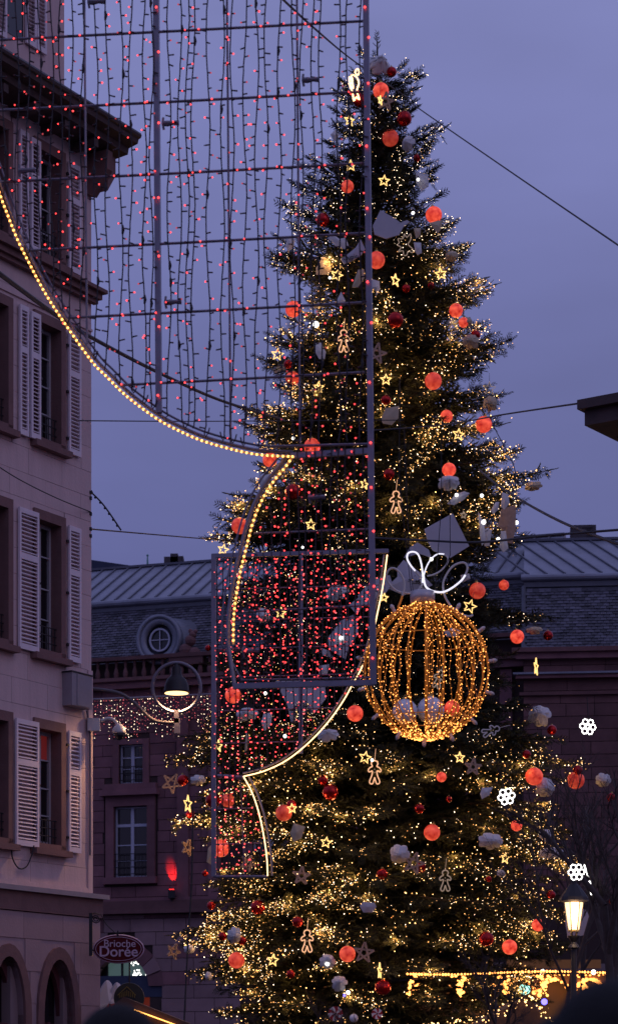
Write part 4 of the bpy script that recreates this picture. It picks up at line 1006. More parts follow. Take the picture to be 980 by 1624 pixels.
for a in [(602,99,38,34,'large white rose at the very top of the tree'),(646,226,22,24,'greyish white rose right of the highest clear red globe'),(711,764,36,24,'umbrella-like white flower beneath an orange globe'),
(855,1134,36,34,'round white rose over the pavilion wall at right'),(779,1335,42,26,'wide white rose, lower right of centre'),(633,1356,30,30,'white rose left of the tilted straw star'),(865,1250,32,30,'white rose touching the red globe above it'),
(865,1325,22,20,'small bluish rose above a ragged white flower'),(872,1352,40,20,'ragged white flower behind bare twigs'),(957,1238,24,22,'bluish rose at the far right behind bare twigs'),(533,938,40,28,'white cup-shaped flower inside the dense red cage'),
(418,977,24,22,'grey puffed flower at left inside the red cage'),(314,1238,24,16,'small white flower on the far left bough'),(520,1165,34,22,'white blossom just under the curved rope light'),(391,1132,36,22,'pale double flower behind the small frame'),
(372,1485,22,26,'grey white flower above the peach globe'),(300,1506,18,14,'white flower amid lights on the lowest left bough'),(330,1550,12,14,'tiny white flower low at left beside lights'),(795,1375+10,14,12,'little pale flower among lights at lower right'),
(740,510,18,14,'cream shell-shaped flower beneath the orange globe, upper right','fabric_cream'),(746,541,26,24,'cream rounded flower under a red bauble at upper right','fabric_cream'),(777,640,22,24,'cream flower by the dark twigs at right edge','fabric_cream'),
(715,405,22,16,'cream flower at the upper right edge above gold star','fabric_cream'),(845,771,30,14,'cream flower on the far right bough tip','fabric_cream'),(847,1000,26,12,'beige flower beside the pinkish globe over slate','fabric_cream'),(520,1525,26,24,'sparkling grey flower left of the low orange globe'),
(538,1585-25,26,24,'silvery flower behind the stall lights at bottom')]: rose(*a)
def poly_panel(name, x, y, pts, lab, m='panel_white', th=.03, turn=0, out=.3, cat='panel', bow=0, Y=None):
    p, k = hang(x, y, out) if Y is None else (at(x, y, Y), Y/F)
    e = empty(name, p, lab, cat, G_WH, (0, 0, turn)); P_ = [Vector(((a-x)*k, 0, (y-b)*k)) for a, b in pts]
    b = MB(); c = sum(P_, Vector())/len(P_); c.y -= bow; n_ = len(P_); o_ = Vector((0, th, 0))
    b.add(P_+[c]+[q+o_ for q in P_]+[c+o_], [(i, (i+1) % n_, n_) for i in range(n_)]+[(n_+1+(i+1) % n_, n_+1+i, 2*n_+1) for i in range(n_)]+[(i, n_+1+i, n_+1+(i+1) % n_, (i+1) % n_) for i in range(n_)])
    o = fix_normals(b.build('sheet', m, e)); return e, k
poly_panel('paper_sheet', 617, 356, [(603,333),(591,358),(594,372),(612,378),(633,371),(640,358),(650,350),(646,347),(636,352),(622,343)], 'large lilac white panel with a pointed wing beside the post', turn=.1)
poly_panel('paper_sheet', 708, 848, [(718,814),(673,839),(678,858),(686,873),(714,885),(744,866),(726,830)], 'house-shaped lilac panel above the golden ball', bow=.02)
poly_panel('paper_sheet', 478, 1110, [(437,1080),(515,1080),(517,1108),(500,1130),(478,1145),(462,1148),(456,1120)], 'big pale panel just below the large frame')
poly_panel('paper_sheet', 545, 1005, [(560,975),(540,985),(520,1012),(522,1030),(548,1046),(552,1030),(568,1005),(566,985)], 'long slanted white panel lit by a bright bulb in the cage', bow=.06)
poly_panel('paper_sheet', 572, 960, [(553,960),(566,975),(574,962),(590,956),(600,940),(586,936),(572,945)], 'lilac bow-shaped panel left of the tall post in the cage')
e_, k_ = poly_panel('name_sign', 598, 940, [(567,945),(581,929),(598,918),(618,912),(622,925),(612,940),(590,953),(576,956)], 'pale pennant with dark script beside the white neon bow', turn=.0, cat='sign')
text_mesh('lettering', 'Dance', 15*k_, 'ink', e_, Matrix.Translation((3*k_, -.006, 3*k_)) @ Matrix.Rotation(R(90), 4, 'X') @ Matrix.Rotation(R(28), 4, 'Z') @ Matrix.Shear('XY', 4, (.3, 0)))
poly_panel('paper_sheet', 640, 925, [(630,915),(612,932),(640,944),(672,935),(686,928),(666,908),(640,888),(630,900)], 'white slab behind the neon bow above the golden ball', bow=.05)
poly_panel('paper_sheet', 665, 878, [(640,885),(650,868),(662,860),(680,872),(684,884),(664,878)], 'narrow white leaf between the slab and the house-shaped panel')
e_, k_ = poly_panel('name_sign', 553, 404, [(540,410),(545,418),(556,414),(572,405),(579,394),(572,379),(564,392),(552,402)], 'small white name banner reading Cupid above a gold star', cat='sign', bow=.02)
text_mesh('lettering', 'Cupid', 10.5*k_, 'ink', e_, Matrix.Translation((3*k_, -.03, -4*k_)) @ Matrix.Rotation(R(90), 4, 'X') @ Matrix.Rotation(R(22), 4, 'Z') @ Matrix.Shear('XY', 4, (.3, 0)))
PN = [('paper_cone', 511, 422, [(512,406),(501,425),(501,436),(518,434),(526,426),(524,412)], 'cream paper cone left of the gold star at upper left', 'fabric_cream'),
('fabric_cup', 537, 382, [(523,368),(522,378),(532,390),(546,394),(553,388),(548,376),(538,378)], 'torn white cup shape under the frame crossbar', 'fabric_white'),
('fabric_leaf', 568, 442, [(568,427),(563,440),(558,456),(568,455),(578,440),(578,426)], 'cream twisted leaf left of the post below the banner', 'fabric_cream'),
('paper_cone', 541, 472, [(541,462),(533,478),(540,486),(548,476)], 'small white cone right of the upper left red globe', 'fabric_white'),
('fabric_cup', 597, 449, [(590,443),(588,456),(597,462),(596,470),(603,458),(602,445)], 'ragged white scrap showing behind the post', 'fabric_white'),
('paper_bell', 619, 658, [(611,646),(604,662),(606,670),(621,674),(632,664),(633,645)], 'cream white bell just right of the post at mid tree', 'fabric_cream'),
('fabric_leaf', 727, 789, [(709,799),(722,784),(736,779),(745,782),(736,792),(720,801)], 'slanted white leaf with a bright bulb below the umbrella flower', 'fabric_white'),
('paper_cone', 668, 288, [(659,272),(679,277),(680,296),(668,302),(660,290)], 'white folded sheet lit by a bulb at upper right', 'fabric_white'),
('paper_cone', 660, 368, [(656,362),(668,360),(667,372),(660,378)], 'small ochre card beside a white cloth at upper right', 'fabric_cream'),
('paper_cone', 694, 358, [(680,354),(702,347),(700,362),(694,370)], 'brown pointed card hanging under the pinkish globe', 'fabric_cream'),
('fabric_cloth', 664, 392, [(656,384),(668,384),(669,400),(662,404),(658,398)], 'drooping white cloth at upper right below the card', 'fabric_white'),
('paper_cone', 531, 216, [(524,212),(532,205),(538,214),(530,224)], 'grey diamond card at the upper left tree edge', 'fabric_white'),
('fabric_leaf', 508, 555, [(500,544),(509,543),(517,558),(515,569),(506,569),(500,558)], 'white oval leaf left of the highest gingerbread man', 'fabric_white'),
('fabric_cup', 441, 590, [(432,584),(440,577),(452,578),(453,586),(444,592),(434,590)], 'white boat-shaped cloth near the low left globe', 'fabric_white'),
('fabric_cup', 460, 390, [(453,386),(458,376),(468,378),(466,392),(456,398)], 'pale grey puff at the upper left tree edge', 'fabric_white'),
('fabric_leaf', 421, 760, [(410,754),(430,752),(426,768),(412,774)], 'grey white cloth hanging left below the rope light point', 'fabric_white'),
('fabric_cloth', 769, 845, [(758,812),(761,850),(764,866),(770,858),(768,832),(763,822)], 'narrow white drape left of the bright bulb cluster', 'fabric_white'),
('fabric_cloth', 776, 858, [(766,838),(780,840),(776,866),(768,866)], 'white shirt-like drape among the bright bulbs', 'fabric_white'),
('fabric_leaf', 786, 806, [(778,810),(786,796),(792,796),(790,808),(782,816)], 'small white tube-shaped leaf above the drapes', 'fabric_white'),
('fabric_leaf', 801, 796, [(796,780),(806,784),(808,798),(800,808),(794,804)], 'white drooping leaf above the brown bark drape', 'fabric_white'),
('bark_drape', 806, 830, [(794,808),(818,800),(818,840),(812,862),(802,860),(800,842),(790,836)], 'ragged brown bark-like drape at the right tree edge', 'straw'),
('fabric_cloth', 799, 858, [(794,842),(802,842),(806,870),(798,876),(792,868)], 'white drape hanging lowest over the ridge of the roof', 'fabric_white'),
('fabric_leaf', 583, 1441, [(570,1438),(576,1431),(594,1433),(597,1439),(590,1448),(576,1448)], 'flat bluish white plate shape, lower centre', 'panel_white'),
('fabric_leaf', 770, 1258, [(761,1260),(764,1250),(782,1249),(776,1262),(764,1268)], 'folded white cloth left of the upper snowflake on twigs', 'fabric_white'),
('fabric_leaf', 474, 1320, [(466,1306),(484,1312),(478,1330),(466,1336),(460,1322)], 'creamy green leaf right of the small frame curve', 'fabric_cream'),
('paper_bell', 336, 1350, [(340,1336),(330,1346),(328,1368),(338,1374),(342,1356)], 'cream striped bell left of the large pale globe', 'fabric_cream'),
('white_banner', 899, 1455, [(908,1436),(930,1444),(937,1462),(928,1484),(900,1488),(896,1462)], 'greyish kite panel behind the street lantern', 'panel_white'),
('fabric_leaf', 518, 1040, [(508,1028),(522,1032),(530,1044),(512,1040)], 'white leaf at the foot of the slanted panel', 'fabric_white'),
('fabric_leaf', 514, 1062, [(506,1056),(522,1054),(520,1070),(506,1072)], 'white blob just above the cage floor', 'fabric_white'),
('fabric_leaf', 424, 1145, [(418,1132),(432,1130),(430,1150),(420,1160),(414,1146)], 'narrow pale cloth right of the double flower', 'fabric_white'),
('fabric_leaf', 392, 1178, [(390,1162),(396,1168),(393,1188),(388,1194)], 'thin cream sliver behind the small frame strings', 'fabric_cream'),
('fabric_leaf', 738, 918, [(730,912),(744,910),(746,918),(732,924)], 'small white petal above the right neon loop', 'fabric_white'),
('fabric_leaf', 720, 1004, [(704,1002),(716,996),(730,1000),(726,1010),(708,1010)], 'pale folded cloth seen through the upper golden ball', 'fabric_white')]
for (nm, x, y, pts, l_, m_) in PN: poly_panel(nm, x, y, pts, l_, m_, .015, random.uniform(-.35, .35), .28, 'decoration', .05)
# two clear balls with snow seen through the golden ball
for (x, y, r, l_) in ((642,1129,20,'silvery clear ball, left of the pair behind the golden ball'),(683,1127,22,'silvery clear ball, right of the pair behind the golden ball')):
    p, k = hang(x, y, .3); e = empty('silver_ball', p, l_, 'bauble', 'silvery balls on the tree'); s = link('shell', sphere_mesh('clear_ball'), e); s.scale = (r*k,)*3; cap(e, r*k)
# bright white bulbs
for (x, y, r, l_) in [(501,514,6,'brightest white bulb left of the gingerbread man'),(541,1012,4,'white bulb glaring on the slanted panel'),(655,337,3,'white bulb beside the upper lilac panel'),(764,786,3.5,'white bulb at the right above the drapes'),
    (767,828,4.5,'white bulb on the shirt-like drape'),(790,855,3.5,'white bulb low between the drapes'),(819,829,4,'white bulb right of the bark-like drape'),(724,785,3.5,'white bulb on the slanted white leaf'),(421,1100,3.5,'white bulb right of the red globe under the frame'),
    (452,1168,3.5,'white bulb behind the small frame, above the curve'),(684,887,3.5,'white bulb at the neon loop'),(465,695,3,'white bulb left of the pale orange globe'),(663,284,3,'white bulb on the folded sheet'),(523,440,2.5,'small white bulb left of the gold star'),(480,868,2.5,'small white bulb inside the arch'),(590,1206,3,'small white bulb on the gold star near the figure'),
    (552,1575,4,'white bulb low behind the stall lights'),(519,1530,4,'white bulb in the sparkling grey flower')]:
    p, k = hang(x, y, .42); e = empty('white_bulb', p, l_, 'light bulb', 'bright white bulbs on the tree')
    s = link('globe', sphere_mesh('led_white'), e); s.scale = (r*k*.8,)*3; MB().lathe([(.02, 0), (.02, .06)], (0, 0, r*k*.7), 6).build('socket', 'iron', e)
# swirl and round ornaments low in the centre
for (x, y, r, l_) in ((532,1609,12,'red and white swirl ornament at the bottom edge'),(598,1609,9,'small red and white swirl ornament at the bottom edge')):
    p, k = hang(x, y, .3); e = empty('swirl_ornament', p, l_, 'ornament', 'candy swirls')
    for i in range(10):
        b = MB(); A_ = [Vector((r*k*q*math.cos(2*PI*(i+s_)/10+q*.6), 0, r*k*q*math.sin(2*PI*(i+s_)/10+q*.6))) for q, s_ in ((.15, 0), (.6, 0), (1, 0), (1, 1), (.6, 1), (.15, 1))]
        fix_normals(b.prism(A_, (0, .08, 0)).build('segment', 'candy_red' if i % 2 else 'candy_white', e))
p, k = hang(561, 1616, .35); e = empty('silver_ball', p, 'small white ball between the two candy swirls', 'bauble'); s = link('shell', sphere_mesh('clear_ball'), e); s.scale = (7*k,)*3; cap(e, 7*k)
# ================================================================ large hanging light frame over the street
def frame_map(P0, th):
    u = Vector((math.cos(th), -math.sin(th), 0)); n = Vector((-math.sin(th), -math.cos(th), 0))
    def f(x, y, off=0):
        d = Vector(((x-CX)/F, 1, (HY-y)/F)); P = P0+n*off; t = n.dot(P-Vector((0, 0, CZ)))/n.dot(d); return Vector((0, 0, CZ))+d*t-P0
    return u, n, f
def lights_frame(P0, th, m, wire_r, bulb_r, root_label, cat_group, spec):
    pass
P1 = at(585, 360, 20); u1, n1, f1 = frame_map(P1, R(8.2)); K1 = 20/F
fr1 = empty('large_light_frame', P1, 'large metal light frame with red bulb strings and curved rope light over the street', 'light decoration', 'hanging light frames')
def T1(pts, r, n=6, off=0): return MB().tube([f1(x, y, off) for x, y in pts], r, n)
def beam1(name, a, b, w, d, off=0, m='frame_metal'): return MB().beam(f1(*a, off), f1(*b, off), w, d, n1 if abs(a[0]-b[0]) > abs(a[1]-b[1]) else n1).build(name, m, fr1)
beam1('post', (579, -120), (592, 1086), .05, .062)
beam1('post', (247, -120), (252, 655), .05, .055, -.01)
for x0, x1, y1 in ((134, 138, 545), (360, 366, 712), (471, 476, 703)): T1([(x0-1, -120), (x1, y1)], .011, 6).build('rod', 'frame_metal', fr1)
sl = -.055
for k_, y0 in enumerate((62, 174, 288, 399, 509, 620)):
    xa_ = -40
    if y0 > 300: xa_ = {399: 36, 509: 100, 620: 190}[y0]
    T1([(xa_, y0-xa_*.05), (300, y0-15), (578, y0-.051*585)], .012, 6).build('crossbar', 'frame_metal', fr1)
cv = smooth_path([Vector((x, y, 0)) for x, y in ((-60,110),(-35,205),(-14,265),(0,308),(14,345),(29,382),(50,424),(72,465),(101,510),(145,572),(168,596),(202,629),(249,664),(290,686),(330,702),(387,717),(421,722),(464,724))], 8)
cv2 = smooth_path([Vector((x, y, 0)) for x, y in ((464,724),(453,740),(431,767),(414,796),(401,829),(389,875),(381,908),(374,949),(370.5,982),(370,1022))], 8)
def off_path(c, d):
    o = []
    for i, p in enumerate(c):
        t = (c[min(i+1, len(c)-1)]-c[max(i-1, 0)]).normalized(); o.append((p.x+t.y*d, p.y-t.x*d))
    return o
T1(off_path(cv, 7), .016, 6, -.0).build('curved_tube', 'frame_metal', fr1)
T1(off_path(cv, 15), .010, 6, -.04).build('curved_tube', 'frame_metal', fr1)
T1(off_path(cv2, -8)[1:]+[(372, 1088)], .020, 6).build('curved_tube', 'frame_metal', fr1)
T1(off_path(cv2, -18)[3:]+[(384, 1080)], .009, 6, -.04).build('curved_tube', 'frame_metal', fr1)
beam1('bottom_bar', (370, 1089), (594, 1083), .05, .05); T1([(384, 1079), (588, 1075)], .009).build('rod', 'frame_metal', fr1)
beam1('middle_bar', (461, 723), (590, 715), .05, .045); T1([(425, 708), (586, 704)], .012).build('rod', 'frame_metal', fr1)
T1([(464, 727), (432, 770)], .014).build('rod', 'frame_metal', fr1)
T1([(403, 846), (586, 839)], .009).build('crossbar', 'frame_metal', fr1); T1([(386, 971), (588, 960)], .010).build('crossbar', 'frame_metal', fr1)
for (x, y) in ((258, 195), (262, 479), (480, 126), (490, 789), (385, 1033), (30, 270), (140, 2)):   # wrapped clamps
    b = MB(); b.tube([f1(x, y, .02), f1(x+8, y, .03), f1(x+16, y-1, .03), f1(x+26, y-1, .02)], [.022, .026, .018, .024], 7); b.tube([f1(x+1, y-9, .02), f1(x, y, .035), f1(x+2, y+10, .02)], .011, 5)
    b.build('clamp', 'grey_metal', fr1)
rope = empty('curved_rope_light', P1, 'amber rope light following the curved edge of the large frame', 'rope light')
for c_, nm in ((cv, 'jacket'), (cv2, 'jacket')):
    MB().tube([f1(p.x, p.y, .03) for p in c_], .010, 5).build(nm, 'rope_jacket', rope)
b = MB()
for c_ in (cv, cv2):
    for p in resample([f1(p.x, p.y, .036) for p in c_], .047): b.ball(p, .0108, 6, 4)
o = b.build('bulb', 'led_rope', rope); o['kind'] = 'stuff'
allc = [(p.x, p.y) for p in cv]
def curve_y(x):
    for (x0, y0), (x1, y1) in zip(allc, allc[1:]):
        if x0 <= x <= x1 and x1 > x0: return y0+(y1-y0)*(x-x0)/(x1-x0)
    return 706
def strand(parent, fmap, xs, y0, y1, step, r, br, Krel, lit=.55, wob=2.0, stub=6.5, mm=('led_red', 'led_red_off'), conn=True, lk=None, horiz=None):
    """one light string: a wavering wire with short stubs, each ending in a bulb"""
    rr = random.Random(int(xs*13)); y = y0; pts = []; x = xs; ph = rr.random()*6
    while y < y1:
        pts.append((xs+wob*math.sin(y*.021+ph)+rr.uniform(-.4, .4), y)); y += 14
    pts.append((pts[-1][0]+rr.uniform(-3, 3), y1))
    if lk: pts += [(pts[-1][0]+lk*.4, y1+4), (pts[-1][0]+lk, y1-1), (pts[-1][0]+lk*1.4, y1-10)]
    st = MB().tube([fmap(a, b_, .03) for a, b_ in pts], r, 4).build('light_string', 'string_cable', parent)
    sb, on, of, dm = MB(), MB(), MB(), MB(); y = y0+rr.random()*step; j = 0
    while y < y1-2:
        x = np.interp(y, [q[1] for q in pts[:-3] if True] if lk else [q[1] for q in pts], [q[0] for q in pts[:-3]] if lk else [q[0] for q in pts])
        sg = rr.choice((-1, 1)) if rr.random() < .5 else (1 if j % 2 else -1); ln = stub*rr.uniform(.5, 1.15); dy_ = rr.uniform(-2, 2.5); o_ = rr.uniform(0, .05)
        a, b_ = fmap(x, y, .03), fmap(x+sg*ln, y+dy_, .03+o_); sb.tube([a, b_], r*1.15, 4)
        rv = rr.random(); (on if rv < lit else (dm if rv < lit+.22 else of)).ball(fmap(x+sg*(ln+1.2), y+dy_*1.1, .03+o_), br*rr.uniform(.8, 1.15), 6, 4)
        y += step*rr.uniform(.7, 1.35); j += 1
    for q, n_, m_ in ((sb, 'stub', 'string_cable'), (on, 'bulb', mm[0]), (of, 'unlit_bulb', mm[1]), (dm, 'dim_bulb', 'led_red_dim')):
        if q.v: o = q.build(n_, m_, st); o['kind'] = 'stuff'
    if conn:
        for _ in range(2):
            yy = rr.uniform(y0, y1); x = xs+wob*math.sin(yy*.021+ph)
            MB().tube([fmap(x, yy-7, .035), fmap(x+1, yy, .035), fmap(x, yy+7, .035)], [.010, .016, .010], 6).build('connector', 'string_cable', st)
cur = empty('red_light_curtain', P1, 'curtain of red bulb strings hanging inside the large frame', 'light curtain', 'red light curtains')
X1 = [5, 27, 44, 62, 82, 96, 113, 130, 152, 170, 192, 207, 229, 240, 268, 285, 297, 306, 330, 353, 368, 388, 407, 422, 443, 465, 478, 496, 508, 537, 551, 573]
for i, x in enumerate(X1):
    ye = curve_y(x)-14 if x < 420 else 700
    strand(cur, f1, x, -12, ye, 19.5,   .0058, .0074, K1, .30, 3.2, 6.5, lk=random.choice((None, 6, -5)) if x < 420 else None)
# bulbs on the crossbars and posts
on, sb = MB(), MB()
for y0 in (62, 174, 288, 399, 509, 620):
    x = random.uniform(0, 40)
    while x < 578:
        yy = y0-x*.051
        if x > 5 and yy < curve_y(x)-8: on.ball(f1(x, yy-1, .03), .008, 6, 4)
        x += random.uniform(40, 110)
for x0, x1 in ((581, 592), (249, 253)):
    y = 10.
    while y < (1080 if x0 > 300 else 640): on.ball(f1(x0+(x1-x0)*y/1085+random.uniform(-3, 3), y, .05), .0105, 6, 4); y += random.uniform(45, 120)
o = on.build('clip_bulb', 'led_red', cur); o['kind'] = 'stuff'
cage = empty('red_light_cage', P1, 'dense red bulb strings in the lower arch of the large frame', 'light curtain', 'red light curtains')
x = 383.0
while x < 586:
    yt = 710
    for (xx, yy) in [(p.x, p.y) for p in cv2][::-1]:
        if x < xx+14: yt = max(yt, 0) if x > 470 else yy+6
    if x < 470:
        cand = [p.y for p in cv2 if p.x+18 >= x]; yt = max(cand)+4 if cand else 730
        yt = min(yt, 1000)
    strand(cage, f1, x, yt, 1076, 14, .0048, .0078, K1, .55, 1.6, 5.0, mm=('led_red', 'led_red_off'), conn=False)
    x += random.uniform(10, 15.5)

# ================================================================ second frame farther off
P2 = at(339, 1130, 33); u2, n2, f2 = frame_map(P2, R(6)); K2 = 33/F
fr2 = empty('small_light_frame', P2, 'smaller metal light frame with stepped curve hanging behind the large one', 'light decoration', 'hanging light frames')
def T2(pts, r, n=6, off=0): return MB().tube([f2(x, y, off) for x, y in pts], r, n)
for a, b_, w in (((339, 880), (339, 1391), .065), ((336, 882), (616, 874), .06), ((477, 880), (477, 1196), .055)): MB().beam(f2(*a), f2(*b_), w, w, n2).build('post' if a[0] == b_[0] else 'top_bar', 'frame_metal', fr2)
T2([(339, 1231), (386, 1234)], .035).build('middle_bar', 'frame_metal', fr2); T2([(339, 1391), (424, 1391)], .022).build('bottom_bar', 'frame_metal', fr2)
T2([(381, 1232), (388, 1391)], .012).build('rod', 'frame_metal', fr2)
c2 = smooth_path([Vector((x, y, 0)) for x, y in ((614,880),(607,930),(598,975),(588,1020),(574,1058),(560,1084),(543,1114),(520,1146),(490,1178),(455,1206),(420,1223),(386,1232))], 8)
c3 = smooth_path([Vector((x, y, 0)) for x, y in ((386,1232),(399,1256),(410,1288),(418,1325),(423,1360),(424.5,1390))], 8)
T2(off_path(c2, -5), .016).build('curved_tube', 'frame_metal', fr2); T2(off_path(c3, 7)[2:], .016).build('curved_tube', 'frame_metal', fr2)
def c2x(y): 
    L_ = [(p.y, p.x) for p in c2] if y <= 1232 else [(p.y, p.x) for p in c3]
    return float(np.interp(y, [a for a, b_ in L_], [b_ for a, b_ in L_]))
for y in (935, 985, 1030, 1075, 1128, 1180, 1284, 1340): T2([(339, y), (c2x(y)-6, y-(c2x(y)-339)*.025)], .010, 5).build('crossbar', 'frame_metal', fr2)
MB().tube([f2(p.x, p.y, .05) for p in c2]+[f2(p.x, p.y, .05) for p in c3[1:]], .0095, 7).build('rope_light', 'led_rope_white', fr2, True)
cu2 = empty('red_light_curtain', P2, 'fine curtain of pinkish red bulbs inside the smaller frame', 'light curtain', 'red light curtains')
x = 345.0
while x < 606:
    ys = [p.y for p in c2 if p.x >= x+4]; ye = max(ys)-4 if ys else 930
    if x < 384: ye = 1388
    elif x < 420: ye = 1225
    strand(cu2, f2, x, 884, ye, 9, .006, .0108, K2, .78, 1.2, 2.8, mm=('led_pink' if random.random() < .35 else 'led_red', 'led_red_off'), conn=False); 
    if 388 < x < 420: strand(cu2, f2, x+.3, 1240+(x-384)*1.7, 1388, 11, .006, .0108, K2, .78, 1.2, 2.8, mm=('led_red', 'led_red_off'), conn=False)
    x += random.uniform(8.5, 12)

# ================================================================ giant golden ball
BYD = 27.5; KB = BYD/F; BC = at(676, 1065, BYD); RX, RZ = 99*KB, 107*KB
gbal = empty('golden_light_ball', BC, 'giant golden wire Christmas ball of lights with white neon bow', 'light decoration')
NR = 22; amb = MB(); rsb = random.Random(3)
for i in range(NR):
    ph = 2*PI*(i+.3)/NR; pts = []
    for j in range(25):
        t = PI*(.045+.93*j/24); pts.append(Vector((RX*math.sin(t)*math.cos(ph), RX*math.sin(t)*math.sin(ph), RZ*math.cos(t))))
    MB().tube(pts, .0085, 6).build('rib', 'amber_wire', gbal, True)
    g_ = MB(); tw = []
    for j in range(70):
        t = PI*(.05+.92*j/69); a = j*1.9; e_ = .013; p = Vector((RX*math.sin(t)*math.cos(ph), RX*math.sin(t)*math.sin(ph), RZ*math.cos(t)))
        tw.append(p+Vector((math.cos(a)*e_, math.sin(a)*e_, math.sin(a*1.3)*e_)))
    g_.tube(tw, .0045, 4); o = g_.build('garland', 'tinsel', gbal); 
    j = 0
    while j < 1:
        t = PI*(.05+.92*j); p = Vector((RX*1.015*math.sin(t)*math.cos(ph+rsb.uniform(-.03, .03)), RX*1.015*math.sin(t)*math.sin(ph), RZ*1.015*math.cos(t)))
        amb.ball(p+Vector([rsb.uniform(-.014, .014) for _ in range(3)]), rsb.choice((.0038, .005, .006, .0085)), 5, 4); j += rsb.uniform(.012, .034)
    for _ in range(10):
        t = PI*rsb.uniform(.80, .99); p = Vector((RX*math.sin(t)*math.cos(ph), RX*math.sin(t)*math.sin(ph), RZ*math.cos(t))); amb.ball(p+Vector([rsb.uniform(-.03, .03) for _ in range(3)]), rsb.uniform(.006, .011), 5, 4)
# loose light strings between ribs
lw = MB()
for i in range(22):
    ph = rsb.uniform(0, 6.28); r_ = rsb.uniform(.5, .93); t0, t1 = PI*rsb.uniform(.05, .15), PI*rsb.uniform(.8, .95); pts = []
    for j in range(16):
        t = t0+(t1-t0)*j/15; q = r_*(1-.1*math.sin(j)); pts.append(Vector((RX*q*math.sin(t)*math.cos(ph), RX*q*math.sin(t)*math.sin(ph), RZ*.97*math.cos(t)*(.9+.1*r_))))
    lw.tube(pts, .0028, 3)
    for p in resample(pts, .075): amb.ball(p+Vector([rsb.uniform(-.02, .02) for _ in range(3)]), rsb.uniform(.0035, .0065), 5, 3)
o = lw.build('inner_wire', 'amber_wire', gbal); o['kind'] = 'stuff'
o = amb.build('bulb', 'led_amber', gbal); o['kind'] = 'stuff'
MB().tube([(0, 0, RZ), (0, 0, -RZ)], .020, 8).build('core_rod', 'amber_wire', gbal)
for q in (.35, .75): 
    zz = RZ*math.cos(PI*q); r_ = RX*math.sin(PI*q)*.99; MB().tube([(r_*math.cos(t*PI/20), r_*math.sin(t*PI/20), zz) for t in range(40)], .006, 5, closed=True).build('hoop', 'amber_wire', gbal)
MB().lathe([(19.5*KB, -9*KB), (19.5*KB, 9*KB), (17*KB, 10*KB), (4*KB, 10.5*KB)], rel(gbal, at(670, 948, BYD)), 28).build('neck', 'neck_metal', gbal, True)
for i, a in enumerate((-62, -35, -8, 18, 45, 68, 92, 115, 140, 165, 190, 215, 240, 262)):   # fat sockets sticking out round the rim
    t = R(a); d = Vector((math.cos(t), -.15, -math.sin(t))).normalized(); p = Vector((RX*math.cos(t), -.03, -RZ*math.sin(t)))
    if 200 < a < 300 and a != 215 or False: pass
    zax = d; M = zax.to_track_quat('Z', 'Y').to_matrix()
    MB().lathe([(.006, -.01), (.022, .0), (.024, .03), (.018, .045), (.026, .06), (.024, .085), (.008, .11)], p, 10, M).build('cap_bulb', 'white_plastic', gbal, True)
def BP(q): return [rel(gbal, at(560+a/4.083, 840+b_/4.083, BYD+o_)) for a, b_, o_ in q]
loops = [([(402,268,-.05),(372,232,-.05),(350,190,-.05),(355,155,-.03),(385,143,0),(415,155,.02),(433,190,.02),(446,250,.02),(450,310,.0),(448,350,0)], 'neon_white', .0105), ([(402,268,-.05),(425,295,-.03),(445,310,0)], 'neon_grey', .011),
 ([(448,350,0),(456,300,.0),(478,235,.02),(510,185,.04),(550,158,.05),(590,160,.05)], 'neon_white', .0085), ([(590,160,.05),(614,185,.04),(605,225,.02),(565,268,0),(520,292,-.02),(480,300,-.03)], 'neon_grey', .0105),
 ([(456,300,.0),(462,345,-.02),(478,378,-.04),(520,400,-.05),(580,405,-.05),(640,378,-.03),(700,330,0),(725,295,.02)], 'neon_white', .012),
 ([(725,295,.02),(740,255,.04),(728,220,.05),(695,215,.05),(645,238,.04),(605,290,.02),(582,350,0),(590,420,-.02),(620,480,-.02),(665,530,-.02),(740,562,0),(775,555,.02)], 'neon_grey', .013),
 ([(450,345,0),(435,375,.0),(400,405,.02),(340,412,.03),(280,395,.03),(230,345,.02),(215,300,0),(232,260,-.02),(262,250,-.02),(300,275,-.02),(328,330,0),(332,380,.01),(318,430,.01)], 'neon_grey', .012),
 ([(318,430,.01),(305,470,.01),(290,505,.0)], 'amber_wire', .013)]
for q, m_, r_ in loops: MB().tube(smooth_path(BP(q), 5), r_, 7).build('bow_loop', m_, gbal, True)
for (x0, y0, x1, y1) in ((600, -60, 645, 935), (628, 640, 650, 938), (706, 700, 688, 938)): pass
w_ = empty('suspension_wires', at(660, 800, BYD), 'thin pair of wires holding up the golden ball', 'wire')
for q in ([(634, 600), (633, 760), (652, 938)], [(700, 700), (700, 800), (690, 938)], [(713, 760), (714, 880), (690, 940)], [(641, 680), (648, 860), (655, 938)]): MB().tube([rel(w_, at(x, y, BYD)) for x, y in q], .0045, 4).build('wire', 'string_cable', w_)

